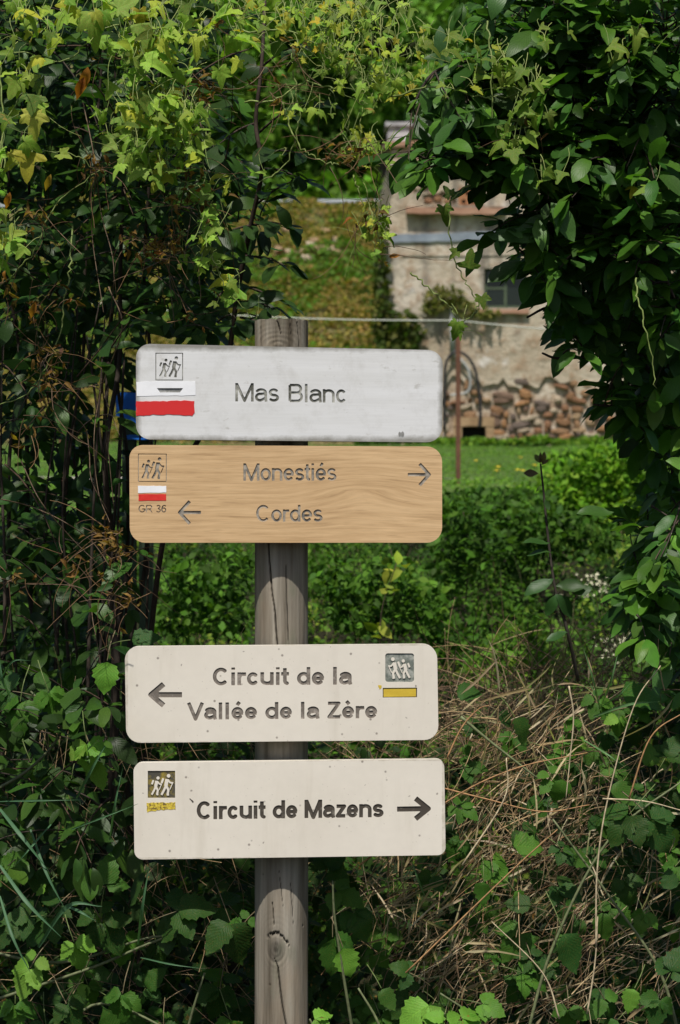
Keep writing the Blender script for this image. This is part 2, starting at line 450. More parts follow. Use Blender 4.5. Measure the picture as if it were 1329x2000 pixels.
# ------------------------------------------------------------------ ground
LEDGE = [(-50, 0), (4.9, 0), (6, .25), (8, .78), (10, 1.2), (12.6, 1.62), (14, 1.72), (20, 1.87), (28, 2.3), (35.2, 2.66), (46, 7.9), (49, 8.2), (60, 12), (100, 26), (220, 45), (900, 60)]
def ground_h(x, y):
    xs = np.array([a for a, _ in LEDGE], float); zs = np.array([b for _, b in LEDGE], float)
    z = np.interp(y, xs, zs)
    amp = np.clip((np.asarray(y, float) - 3) / 6, 0, 1)
    z = z + amp * (fbm(np.asarray(x) * .7 + 9, np.asarray(y) * .7, 3) - .47) * np.where(np.asarray(y) > 37, .9, .16)
    return z
def gz(x, y): return float(ground_h(np.array([x], float), np.array([y], float))[0])

ys = np.concatenate([np.linspace(-40, 3, 10), np.linspace(3.4, 16, 64), np.linspace(16.3, 62, 120), np.linspace(64, 900, 40)])
xs = np.concatenate([np.linspace(-700, -22, 16), np.linspace(-20, 20, 140), np.linspace(22, 700, 16)])
X, Y = np.meshgrid(xs, ys)
Z = ground_h(X, Y)
nx, ny = len(xs), len(ys)
ii = np.arange(nx * ny).reshape(ny, nx)
quads = np.stack([ii[:-1, :-1], ii[:-1, 1:], ii[1:, 1:], ii[1:, :-1]], -1).reshape(-1, 4)
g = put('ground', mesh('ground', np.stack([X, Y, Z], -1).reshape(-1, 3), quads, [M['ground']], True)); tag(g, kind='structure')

# narrow gravel path crossing the meadow
px_ = np.linspace(-14, 14, 160); v = []; 
for x in px_:
    w = 1.0 + .1 * math.sin(x * 3) ; yc = 19.2 + .15 * math.sin(x * .8)
    for s in (-1, 1):
        y = yc + s * w; v.append((x, y, gz(x, y) + .03))
f = [(2*i, 2*i+2, 2*i+3, 2*i+1) for i in range(len(px_) - 1)]
g = put('path', mesh('path', v, f, [M['path']])); tag(g, kind='structure')

# ------------------------------------------------------------------ lettering: stroke glyphs turned into outlines
def arc(cx, cy, rx, ry, a0, a1, n=14):
    return [(cx + rx * math.cos(math.radians(a0 + (a1 - a0) * i / n)), cy + ry * math.sin(math.radians(a0 + (a1 - a0) * i / n))) for i in range(n + 1)]
ADV = dict(M=1.16, a=.78, s=.70, B=.93, l=.31, n=.78, c=.70, o=.78, e=.78, t=.40, i=.31, C=1.01, r=.47, d=.78, u=.78, V=.93, Z=.86, G=1.09, R=1.0, z=.70)
ADVB = dict(M=1.18, a=.80, s=.76, l=.39, n=.85, c=.77, e=.79, t=.47, i=.39, C=1.02, r=.55, d=.85, u=.85, V=.93, Z=.86, z=.71)
def glyph(ch, t, a):
    X = .73; b = t / 2; xt = X - b; T = 1 - b
    sb = .05; L = sb + t / 2; Rr = a - sb * .8 - t / 2; m = (L + Rr) / 2; rx = (Rr - L) / 2
    cy = (b + xt) / 2; ry = (xt - b) / 2
    if ch == 'l': return [[(a/2, 0), (a/2, 1)]]
    if ch == 'i': return [[(a/2, 0), (a/2, X)], [(a/2, .87), (a/2, 1)]]
    if ch == 'o': return [arc(m, cy, rx, ry, 0, 360, 28)]
    if ch == 'c': return [arc(m, cy, rx, ry, 38, 322, 22)]
    if ch == 'e': return [arc(m, cy, rx, ry, 0, 325, 24), [(L, cy), (Rr + t*.4, cy)]]
    if ch == 'é': return glyph('e', t, a) + [[(m - .02, .83), (m + .12, 1.02)]]
    if ch == 'è': return glyph('e', t, a) + [[(m + .06, .83), (m - .10, 1.02)]]
    if ch == 'a':
        bt = .44
        return [arc(m, xt - ry*.62, rx, ry*.62, 160, 0, 12) + [(Rr, .16), (Rr + t*.2, 0)],
                [(Rr, bt)] + arc(m - rx*.25, (bt - .02 + b)/2, rx*.78, (bt - .02 - b)/2, 80, 290, 14) + [(Rr - .02, .20)]]
    if ch == 's':
        q = ry / 2
        return [arc(m, xt - q, rx*.92, q, 25, 262, 14) + arc(m, b + q, rx, q, 82, -155, 14)]
    if ch == 'n': return [[(L, 0), (L, X)], arc(m, xt - ry*.7, rx, ry*.7, 165, 0, 12) + [(Rr, 0)]]
    if ch == 'u': return [[(Rr, 0), (Rr, X)], [(L, X)] + arc(m, b + ry*.7, rx, ry*.7, 180, 345, 12)]
    if ch == 'r': return [[(L, 0), (L, X)], arc(L + .2, xt - .26, .2, .26, 175, 75, 8) + [(a + .0, xt)]]
    if ch == 't': return [[(a*.45, .95), (a*.45, .22)] + arc(a*.45 + .14, b + .14, .14, .14, 180, 280, 6), [(.0, xt), (a*.95, xt)]]
    if ch == 'd': return [[(Rr, 0), (Rr, 1)], arc(m, cy, rx, ry, 0, 360, 28)]
    if ch == 'z': return [[(L - t*.3, xt), (Rr + t*.1, xt), (L, b), (Rr + t*.4, b)]]
    if ch == 'Z': return [[(L - t*.3, T), (Rr, T), (L, b), (Rr + t*.4, b)]]
    if ch == 'M': return [[(L, 0), (L, 1)], [(Rr, 0), (Rr, 1)], [(L, .97), (m, .04), (Rr, .97)]]
    if ch == 'V': return [[(L - t*.4, 1), (m, .04), (Rr + t*.4, 1)]]
    if ch == 'C': return [arc(m, .5, rx, .5 - b, 42, 318, 26)]
    if ch == 'G': return [arc(m, .5, rx, .5 - b, 42, 345, 26), [(m + .04, .46), (Rr, .46), (Rr, .18)]]
    if ch == 'B':
        return [[(L, b), (L, T)], [(L, T)] + arc(Rr - .25, (T + .52)/2, .2, (T - .52)/2, 90, -90, 10) + [(L, .52)],
                [(L, .52)] + arc(Rr - .24, (b + .52)/2, .24, (.52 - b)/2, 90, -90, 10) + [(L, b)]]
    if ch == 'R':
        return [[(L, 0), (L, T)], [(L, T)] + arc(Rr - .26, (T + .46)/2, .22, (T - .46)/2, 90, -90, 10) + [(L, .46)], [(m, .46), (Rr + .03, 0)]]
    if ch == '3': return [arc(m, .75, rx*.85, .25 - b, 160, -90, 12) + arc(m, .27, rx, .27 - b + .0, 90, -160, 14)]
    if ch == '6': return [arc(m, .33, rx, .33 - b, 0, 360, 24), arc(m + rx*.25, .42, rx*1.25, .58 - b, 195, 50, 14)]
    return []

def seg_sdf(XX, YY, pts, w, h0=True):
    """distance to a butt-ended stroked polyline with round joints"""
    d = np.full(XX.shape, 1e9)
    for i in range(len(pts) - 1):
        ax, ay = pts[i]; bx, by = pts[i + 1]
        ux, uy = bx - ax, by - ay; L = math.hypot(ux, uy)
        if L < 1e-9: continue
        ux /= L; uy /= L
        qx = (XX - (ax + bx)/2)*ux + (YY - (ay + by)/2)*uy; qy = -(XX - (ax + bx)/2)*uy + (YY - (ay + by)/2)*ux
        ex = np.abs(qx) - L/2; ey = np.abs(qy) - w
        d = np.minimum(d, np.where((ex > 0) & (ey > 0), np.hypot(ex, ey), np.maximum(ex, ey)))
        if i: d = np.minimum(d, np.hypot(XX - ax, YY - ay) - w)
    return d

def poly_sdf(XX, YY, poly):
    d = np.full(XX.shape, 1e9)
    n = len(poly)
    for i in range(n):
        ax, ay = poly[i]; bx, by = poly[(i+1) % n]
        ux, uy = bx-ax, by-ay; L2 = ux*ux+uy*uy
        t = np.clip(((XX-ax)*ux+(YY-ay)*uy)/L2, 0, 1)
        d = np.minimum(d, np.hypot(XX-ax-t*ux, YY-ay-t*uy))
    return np.where(inpoly(XX, YY, poly), -d, d)

def contours(D, x0, y0, h):
    """closed zero contours of a sampled distance field, by marching squares; y is the row axis"""
    S = D < 0
    segs = {}
    ny, nx = D.shape
    cells = np.argwhere((S[:-1,:-1] != S[1:,:-1]) | (S[:-1,:-1] != S[:-1,1:]) | (S[:-1,:-1] != S[1:,1:]))
    nxt = {}
    pt = {}
    def edge(k):
        if k in pt: return
        i, j, o = k
        a = D[i, j]; b = D[i, j+1] if o == 0 else D[i+1, j]
        t = a / (a - b)
        pt[k] = (x0 + (j + (t if o == 0 else 0)) * h, y0 + (i + (t if o == 1 else 0)) * h)
    for i, j in cells:
        i = int(i); j = int(j)
        c = [(S[i,j]), (S[i,j+1]), (S[i+1,j+1]), (S[i+1,j])]
        E = [(i, j, 0), (i, j+1, 1), (i+1, j, 0), (i, j, 1)]     # bottom, right, top, left
        cross = [q for q in range(4) if c[q] != c[(q+1) % 4]]
        outs = [q for q in cross if c[q]]        # leaving inside when walking ccw
        ins = [q for q in cross if not c[q]]
        for q in outs:
            # pair with the entry that precedes it
            p_ = max([z for z in ins if z < q], default=max(ins))
            for z in (p_, q): edge(E[z])
            nxt[E[q]] = E[p_]
    loops = []
    while nxt:
        s = next(iter(nxt)); L = []; c = s
        while c in nxt:
            L.append(pt[c]); c2 = nxt.pop(c); c = c2
        if len(L) > 5: loops.append(simplify(L, h * .12))
    return [l for l in loops if len(l) > 2]

def simplify(L, eps):
    def dp(pts):
        if len(pts) < 3: return pts
        a = np.array(pts[0]); b = np.array(pts[-1]); ab = b - a; n = np.hypot(*ab)
        Q = np.array(pts)
        d = np.abs(ab[0]*(Q[:,1]-a[1]) - ab[1]*(Q[:,0]-a[0]))/n if n > 1e-12 else np.hypot(*(Q-a).T)
        i = int(np.argmax(d))
        if d[i] < eps: return [pts[0], pts[-1]]
        return dp(pts[:i+1])[:-1] + dp(pts[i:])
    h = len(L)//2
    return dp(L[:h+1])[:-1] + dp(L[h:] + L[:1])[:-1]

def text_loops(txt, x0, x1, base0, cap, t, bold=False, tilt=0.0, h=.7):
    """text from photo pixel x0 to x1 on baseline base0 with cap height cap (px); loops in px (y down)"""
    strokes = []; x = 0; adv = ADVB if bold else ADV
    for ch in txt:
        if ch == ' ': x += .39; continue
        base = {'é': 'e', 'è': 'e', '3': 'a', '6': 'a'}.get(ch, ch)
        a = adv.get(base, ADV.get(base, .78))
        for st in glyph(ch, t, a): strokes.append([(px + x, py) for px, py in st])
        x += a
    sc = (x1 - x0) / (x - .09)
    out = []
    # group strokes that lie close together into one field per glyph to keep the fields small
    W = x1 - x0 + 12; H = cap * 1.5
    gx = np.arange(x0 - 6, x0 - 6 + W, h); gy = np.arange(-cap * .2, cap * 1.25, h)
    XX, YY = np.meshgrid(gx, gy); D = np.full(XX.shape, 1e9)
    w = t * cap / 2
    for st in strokes:
        q = [((px - .045) * sc + x0, py * cap) for px, py in st]
        lo = min(p[0] for p in q) - 2*w - 4; hi = max(p[0] for p in q) + 2*w + 4
        a = max(0, int((lo - gx[0]) / h)); b = min(len(gx), int((hi - gx[0]) / h) + 1)
        D[:, a:b] = np.minimum(D[:, a:b], seg_sdf(XX[:, a:b], YY[:, a:b], q, w))
    for L in contours(D, gx[0], gy[0], h):
        out.append([(x, base0 - y - (x - x0) * math.tan(tilt)) for x, y in L])
    return out

def sdf_loops(fn, box, h=.7):
    """fn(XX,YY) in px (y down)"""
    x0, y0, x1, y1 = box
    XX, YY = np.meshgrid(np.arange(x0, x1, h), np.arange(y0, y1, h))
    return contours(fn(XX, YY), x0, y0, h)

def walker(XX, YY, ox, oy, s, face=1):
    """one walking figure about s px tall with a rucksack and a stick; oy is the foot line"""
    U = (XX - ox) / s * face; V = (oy - YY) / s
    d = np.hypot(U - .10, V - .90) - .085
    for pts, w in ((((0.03, .74), (-.03, .42)), .085), (((-.02, .45), (-.12, .22), (-.24, .0)), .052),
                   (((-.02, .45), (.09, .23), (.05, .02), (.12, .02)), .052), (((.05, .74), (.17, .58), (.29, .56)), .036),
                   (((.31, .60), (.16, .26)), .022), (((-.15, .78), (-.23, .56)), .05)):
        d = np.minimum(d, seg_sdf(U, V, list(pts), w))
    return d * s
def hikers(XX, YY, x0, y0, x1, y1, face=1, red=None):
    W = x1 - x0; H = y1 - y0
    if face > 0: return np.minimum(walker(XX, YY, x0 + .31*W, y1 - .13*H, .68*H), walker(XX, YY, x0 + .69*W, y1 - .12*H, .78*H))
    return np.minimum(walker(XX, YY, x0 + .33*W, y1 - .12*H, .76*H, -1), walker(XX, YY, x0 + .70*W, y1 - .13*H, .68*H, -1))
def rect_sdf(XX, YY, x0, y0, x1, y1, r=0):
    ex = np.abs(XX - (x0+x1)/2) - (x1-x0)/2 + r; ey = np.abs(YY - (y0+y1)/2) - (y1-y0)/2 + r
    return np.where((ex > 0) & (ey > 0), np.hypot(ex, ey), np.maximum(ex, ey)) - r
def arrow(XX, YY, tail, tip, hx, hy, w, miter=True):
    """open arrow with a shaft from tail to tip and two barbs"""
    s = 1 if tip[0] > tail[0] else -1
    d = seg_sdf(XX, YY, [tail, (tip[0] - s*w*.8, tip[1])], w)
    b = seg_sdf(XX, YY, [(tip[0] - s*hx, tip[1] - hy), (tip[0] - s*w*1.0, tip[1]), (tip[0] - s*hx, tip[1] + hy)], w)
    return np.minimum(d, b)

BD = 4.215        # distance of the board faces
def fill_mesh(name, loops, d, thick, mats, uvfn=None):
    """closed px loops (even-odd holes) filled at distance d and thick metres deep towards the back"""
    cu = bpy.data.curves.new(name, 'CURVE'); cu.dimensions = '2D'; cu.fill_mode = 'BOTH'; cu.extrude = thick / 2
    for L in loops:
        sp = cu.splines.new('POLY'); sp.points.add(len(L) - 1); sp.use_cyclic_u = True
        co = []
        for x, y in L:
            p = P(x, y, BD); co += [p.x, p.z, 0, 1]
        sp.points.foreach_set('co', co)
    o = bpy.data.objects.new('tmp', cu); COL.objects.link(o)
    dg = bpy.context.evaluated_depsgraph_get()
    me0 = bpy.data.meshes.new_from_object(o.evaluated_get(dg))
    bpy.data.objects.remove(o); bpy.data.curves.remove(cu)
    n = len(me0.vertices); co = np.empty(n*3, np.float32); me0.vertices.foreach_get('co', co); co = co.reshape(-1, 3)
    v = np.stack([co[:,0], d + thick/2 - co[:,2], co[:,1]], -1)
    faces = [tuple(p.vertices) for p in me0.polygons]
    bpy.data.meshes.remove(me0)
    return v, faces

def rounded_quad(c, r, n=7):
    """TL,TR,BR,BL px corners"""
    out = []
    for i in range(4):
        p = Vector(c[i]); a = (Vector(c[i-1]) - p).normalized(); b = (Vector(c[(i+1) % 4]) - p).normalized()
        rr = r[i] if hasattr(r, '__len__') else r
        o = p + (a + b) * rr
        A = p + a*rr - o; B = p + b*rr - o
        for j in range(n + 1):
            t = j / n * math.pi / 2
            out.append(tuple(o + A*math.cos(t) + B*math.sin(t)))
    return out

def edge_uv(v, c, reach=.018):
    """u = closeness to the board edge, from the quad's own sides"""
    px, py = to_px(np.stack([v[:,0], np.full(len(v), BD), v[:,2]], -1))
    x0 = (c[0][0]+c[3][0])/2; x1 = (c[1][0]+c[2][0])/2; y0 = (c[0][1]+c[1][1])/2; y1 = (c[2][1]+c[3][1])/2
    return px, py

signpost = empty('signpost', (P(550, 1000, 4.3).x, 4.305, 0), 'round weathered wooden waymark post carrying four trail boards of three colours', 'signpost')

def face_grid(name, outer, holes, d, thick, mat, parent, corners, reach=22.0):
    """board: a solid body, and over it a 2 mm layer in which the signs are cut out"""
    v1, f1 = fill_mesh(name, [outer] + holes, d, .0022, None)
    v2, f2 = fill_mesh(name, [outer], d + .0022, thick - .0022, None)
    n = len(v1)
    v = np.concatenate([v1, v2]); f = f1 + [tuple(i + n for i in q) for q in f2]
    me = mesh(name, v, f, [mat])
    return put(name, me, parent)

def ring_board(label, corners, r, holes, mat, parent):
    outer = rounded_quad(corners, r)
    b = face_grid('trail_board', outer, holes, BD, .024, mat, parent, corners)
    tag(b, label)
    return b

def inlay(name, loops, mat, parent, d=BD + .0019):
    v, f = fill_mesh(name, loops, d, .0003, None)
    return put(name, mesh(name, v, f, [mat]), parent)

def overlay(name, poly, mat, parent, t=.0007):
    v, f = fill_mesh(name, [poly], BD - t, t - .0001, None)
    return put(name, mesh(name, v, f, [mat]), parent)

def wob(poly, amp=1.2, step=7, seed=1):
    rr = random.Random(seed); out = []
    n = len(poly)
    for i in range(n):
        a = Vector(poly[i]); b = Vector(poly[(i+1) % n]); k = max(1, int((b-a).length / step))
        for j in range(k):
            q = a.lerp(b, j/k); out.append((q.x + rr.uniform(-amp, amp), q.y + rr.uniform(-amp, amp)))
    return out

# board 1, whitened
frame1 = lambda x0, y0, x1, y1, w: [[(x0,y0),(x1,y0),(x1,y1),(x0,y1)], [(x0+w,y0+w),(x1-w,y0+w),(x1-w,y1-w),(x0+w,y1-w)]]
t1 = text_loops('Mas', 460, 545, 784, 36, .145, tilt=-.010) + text_loops('Blanc', 564, 677, 785.5, 36, .145, tilt=-.010)
h1 = sdf_loops(lambda x, y: hikers(x, y, 305, 690, 357, 742), (300, 685, 364, 750), .5)
fr1 = frame1(304, 689, 358, 743, 1.7)
slot = [[(307, 758), (358, 758), (352, 766.5), (313, 766.5)]]
c1 = [(266, 671), (866, 684), (864, 864), (266, 858)]
b1 = ring_board('off-white whitewashed board with thin grey lettering and a smeared red stripe', c1, [28, 30, 30, 28], t1 + h1 + fr1 + slot, M['white_board'], signpost)
inlay('lettering', t1, M['ink_white'], b1); inlay('hiker_pictogram', h1, M['ink_white'], b1)
inlay('pictogram_frame', fr1, M['ink_white'], b1); inlay('slot', slot, M['ink_scrape'], b1)
ws = wob([(267, 746), (382, 745), (382, 771), (345, 773), (267, 773)], .8, 9, 3)
v, f = fill_mesh('w', [ws] + slot, BD - .0006, .0005, None)
put('white_stripe', mesh('white_stripe', v, f, [M['white_paint']]), b1)
overlay('red_stripe', wob([(266.5, 783), (300, 784), (340, 783), (368, 782), (380, 783), (380, 806), (376, 813), (371, 812), (345, 810), (300, 810), (266.5, 812)], .9, 6, 5), M['red_paint'], b1, .0009)
sp_ = sdf_loops(lambda x, y: np.hypot((x - 785)/1.35, y - 848) - 4.6 + 1.2*np.sin(x*.9), (774, 840, 797, 857), .7)
overlay('knot_mark', sp_[0], M['ink_scrape'], b1, .0005)

# board 2, oak
t2 = text_loops('Monestiés', 476, 657, 939, 34, .15, tilt=-.0) + text_loops('Cordes', 501, 630, 1019, 33, .15)
t2b = text_loops('GR', 271, 298, 1001, 15, .14, h=.35) + text_loops('36', 305, 325, 1001, 15, .14, h=.35)
h2 = sdf_loops(lambda x, y: hikers(x, y, 270, 887, 325, 941), (264, 882, 332, 948), .5)
fr2 = frame1(270, 886, 326, 941, 1.5)
a2 = sdf_loops(lambda x, y: arrow(x, y, (797, 927), (842, 927), 22, 21, 3.2), (790, 895, 850, 958))
a2b = sdf_loops(lambda x, y: arrow(x, y, (393, 1001), (348, 1001), 23, 22, 3.2), (340, 970, 400, 1032))
c2 = [(253, 869), (864, 872), (864, 1060), (254, 1060)]
b2 = ring_board('honey-coloured oak board with thin two-line lettering and two slim arrows', c2, [26, 30, 30, 30], t2 + t2b + h2 + fr2 + a2 + a2b, M['oak_board'], signpost)
t2x = text_loops('Monestiés', 476, 657, 939, 34, .15, tilt=-.0); nx_ = len(t2x)
inlay('lettering', t2[:nx_], M['ink_oak'], b2); inlay('lettering', t2[nx_:], M['ink_oak'], b2); inlay('lettering', t2b, M['ink_oak'], b2); inlay('hiker_pictogram', h2, M['ink_oak'], b2); inlay('pictogram_frame', fr2, M['ink_oak'], b2)
inlay('arrow', a2, M['ink_oak'], b2); inlay('arrow', a2b, M['ink_oak'], b2)
overlay('white_stripe', wob([(270, 949), (325, 949), (325, 962), (270, 963)], .4, 6, 7), M['white_paint'], b2)
overlay('red_stripe', wob([(271, 965), (325, 965), (325, 977.5), (271, 978)], .3, 6, 8), M['red_print'], b2)

# boards 3 and 4, cream
t3 = text_loops('Circuit de la', 416, 687, 1339, 35, .205, True, .006) + text_loops('Vallée de la Zère', 368, 737, 1406, 33.5, .205, True, .008)
a3 = sdf_loops(lambda x, y: arrow(x, y, (356, 1357), (290, 1357), 30, 21, 5.3), (284, 1328, 362, 1388))
h3 = sdf_loops(lambda x, y: np.maximum(rect_sdf(x, y, 753, 1276, 809, 1332, 5), -hikers(x, y, 754, 1277, 808, 1331, -1)), (748, 1270, 814, 1338), .5)
y3 = [[(748, 1343.5), (815, 1343), (815, 1362), (748, 1362.5)]]
c3 = [(244, 1263), (854, 1258), (857, 1445), (247, 1451)]
b3 = ring_board('cream board with bold grey two-line lettering, arrow and a yellow bar', c3, [26, 28, 28, 28], t3 + a3 + h3 + y3, M['cream_a'], signpost)
n3 = len(text_loops('Circuit de la', 416, 687, 1339, 35, .205, True, .006))
inlay('lettering', t3[:n3], M['ink_grey'], b3); inlay('lettering', t3[n3:], M['ink_grey'], b3); inlay('arrow', a3, M['ink_grey'], b3); inlay('hiker_pictogram', h3, M['ink_green'], b3)
inlay('bar_outline', y3, M['ink_dark'], b3)
inlay('yellow_bar', [[(749.6, 1345), (813, 1344.6), (813, 1360.4), (749.6, 1361)]], M['yellow_paint'], b3, BD + .0014)
overlay('yellow_dab', wob([(739, 1339), (745, 1338), (746, 1344), (741, 1346)], .8, 2, 4), M['yellow_paint'], b3, .0004)

t4 = text_loops('Circuit de Mazens', 385, 749, 1601, 36, .205, True, .013)
a4 = sdf_loops(lambda x, y: arrow(x, y, (776, 1580.5), (842, 1579.5), 30, 20, 5.2), (770, 1552, 848, 1610))
h4 = sdf_loops(lambda x, y: np.maximum(rect_sdf(x, y, 289, 1505.5, 342.5, 1558.5), -hikers(x, y, 289, 1506, 342, 1559)), (284, 1500, 348, 1564), .5)
y4 = [[(290, 1570), (342, 1569), (342, 1580), (290, 1581)]]
c4 = [(261, 1490), (868, 1483), (871, 1670), (263, 1679)]
b4 = ring_board('lowest cream board with bold dark one-line lettering and a heavy arrow', c4, [17, 16, 16, 17], t4 + a4 + h4, M['cream_b'], signpost)
inlay('lettering', t4, M['ink_dark'], b4); inlay('arrow', a4, M['ink_dark'], b4); inlay('hiker_pictogram', h4, M['ink_yellow'], b4)
overlay('yellow_patch', wob([(287, 1568), (343, 1567), (344, 1581), (316, 1582), (288, 1586)], 1.0, 4, 9), M['yellow_worn'], b4, .0005)
overlay('nick', wob([(370, 1560), (372, 1559), (379, 1566), (377, 1568)], .4, 3, 9), M['ink_dark'], b4, .0004)

# the post, with its checks (long cracks) and knot cut into the surface
def make_post():
    cx, cy, r0 = P(550, 1000, 4.305).x, 4.305, .0520
    na, zt, zb = 220, P(0, 623, 4.26).z, -.25
    rows = np.concatenate([np.linspace(zb, .55, 20)[:-1], np.arange(.55, zt, .0022)])
    ang = np.linspace(0, 2*np.pi, na, endpoint=False)
    A, ZZ = np.meshgrid(ang, rows)
    r = r0 + .0012*(fbm(A*3, ZZ*1.5, 5) - .5) + .0008*(vnoise(A*14, ZZ*2.2, 8) - .5)
    col = np.ones(A.shape)
    def face(px): return math.pi*1.5 + math.asin(max(-1, min(1, (px - 550) / 52.0)))
    def crack(path, wid=.0016, depth=.007):
        nonlocal r, col
        pz = np.array([P(0, y, 4.255).z for x, y in path])[::-1]; pa = np.array([face(x) for x, y in path])[::-1]
        a = np.interp(ZZ, pz, pa) + .014*(vnoise(ZZ*55, ZZ*0, 4) - .5)
        inside = (ZZ > pz[0]) & (ZZ < pz[-1])
        taper = np.clip(np.minimum(ZZ - pz[0], pz[-1] - ZZ) / .025, .25, 1)
        k = np.clip(1 - np.abs(A - a)*r0 / (wid*taper), 0, 1) * inside
        r = r - depth*k; col = np.minimum(col, 1 - .85*np.clip(k*1.8, 0, 1))
    crack([(525, 1000), (527, 1080), (532, 1150), (539, 1200), (546, 1300)], .0021)
    crack([(560, 1100), (562, 1180), (566, 1270)], .0013, .0025)
    crack([(533, 1755), (538, 1815)], .0013)
    crack([(547, 1700), (555, 1775)], .0010, .002)
    crack([(568, 1715), (575, 1810)], .0010, .002)
    crack([(538, 1872), (545, 1890), (549, 1930), (554, 1965), (562, 2010), (570, 2100)], .0023)
    crack([(539, 619), (545, 632), (551, 655)], .0022)
    crack([(580, 619), (583, 640), (588, 700)], .0018)
    crack([(509, 625), (511, 700)], .0016, .004)
    crack([(567, 619), (571, 660)], .0014, .004)
    # knot
    ka, kz = face(541), P(0, 1852, 4.255).z
    dx = (A - ka)*r0; dz = ZZ - kz
    q = np.sqrt((dx/.017)**2 + (dz/.026)**2)
    r = r + .0022*np.exp(-q*q) - .0010*np.exp(-((q - 1.0)/.18)**2)
    r = r + .0005*np.sin(q*16)*np.exp(-q*.9)
    col = col*(1 - .62*np.exp(-(q/.75)**2)*(.7 + .6*vnoise(A*60, ZZ*120, 9))) * (1 - .16*np.clip(np.sin(q*14), 0, 1)*np.exp(-q*.7))
    arcq = np.abs(dz - (.031 - .25*np.abs(dx) - 26*dx*dx - .12*dx) + .007*(vnoise(A*42, ZZ*0, 6) - .5)) ; kk = np.clip(1 - arcq/(.0018 + .0034*vnoise(A*45, ZZ*0, 7)), 0, 1)*((dx > -.018) & (dx < .026))
    r = r - .006*kk; col = np.minimum(col, 1 - .8*np.clip(kk*1.6, 0, 1))
    # second knot below the top
    dx2 = (A - face(545))*r0; dz2 = ZZ - P(0, 674, 4.255).z
    q2 = np.sqrt((dx2/.022)**2 + (dz2/.012)**2); r = r + .001*np.sin(q2*9)*np.exp(-q2*.6)
    col = col*(1 - .25*np.clip(np.sin(q2*9), 0, 1)*np.exp(-q2*.5))
    # small holes, and a darker worn head
    for hx, hy in ((529, 1924), (593, 1812), (515, 1710)):
        k = np.exp(-(((A - face(hx))*r0)**2 + (ZZ - P(0, hy, 4.255).z)**2)/(.0016**2)); r = r - .003*k; col = col*(1 - .7*k)
    top = np.clip((ZZ - (zt - .05))/.05, 0, 1); r = r + .0016*top*(vnoise(A*26, ZZ*8, 12) - .6)
    col = col*(1 - .22*top*vnoise(A*20, ZZ*10, 3))
    Zs = ZZ + np.where(ZZ >= rows[-1] - 1e-6, .004*(vnoise(A*6, ZZ*0, 2) - .5), 0)
    v = np.stack([cx + r*np.cos(A), cy + r*np.sin(A), Zs], -1).reshape(-1, 3)
    n = len(rows); idx = np.arange(n*na).reshape(n, na)
    q4 = np.stack([idx[:-1], np.roll(idx[:-1], -1, 1), np.roll(idx[1:], -1, 1), idx[1:]], -1).reshape(-1, 4)
    cc = np.repeat(col.reshape(-1, 1), 3, 1)
    put('post', mesh('post', v, q4, [M['post']], True, col=cc), signpost)
    # end grain cap
    ring = v[(n-1)*na:]; vv = [tuple(x) for x in ring] + [(cx, cy, float(rows[-1]) + .002)]
    put('end_grain', mesh('end_grain', vv, [(i, (i+1) % na, na) for i in range(na)], [M['post']], False, col=np.full((na+1, 3), .7)), signpost)
make_post()

# ------------------------------------------------------------------ leaf shapes (length 1 along +Y, face +Z)
def leaf_grid(rows, wfn, fold=.25, droop=.25, teeth=0.0, wav=0.0, seed=0, tipx=0.0):
    rr = random.Random(seed); v = []; uv = []; f = []
    v.append((0, 0, 0)); uv.append((.5, 0))
    for i in range(1, rows):
        t = i / rows; w = wfn(t); z0 = -droop * t * t + .04*math.sin(t*5 + seed)
        cx = tipx * t * t
        for s in (-1, 1):
            ww = w * (1 + teeth * (1 if i % 2 else -1)) * rr.uniform(.93, 1.07)
            v.append((cx + s*ww, t + (teeth*.12 if i % 2 else -teeth*.12), z0 + fold*ww + wav*rr.uniform(-1, 1)*.06)); uv.append((.5 + s*.5, t))
            if s < 0: v.append((cx, t, z0)); uv.append((.5, t))
    v.append((tipx, 1, -droop + .02)); uv.append((.5, 1))
    n = len(v)
    f += [(0, 2, 1), (0, 3, 2)]
    for i in range(rows - 2):
        a = 1 + i*3; b = a + 3
        f += [(a, a+1, b+1), (a, b+1, b), (a+1, a+2, b+2), (a+1, b+2, b+1)]
    a = 1 + (rows-2)*3
    f += [(a, a+1, n-1), (a+1, a+2, n-1)]
    return np.array(v, float), np.array(f, np.int32), np.array(uv, float)

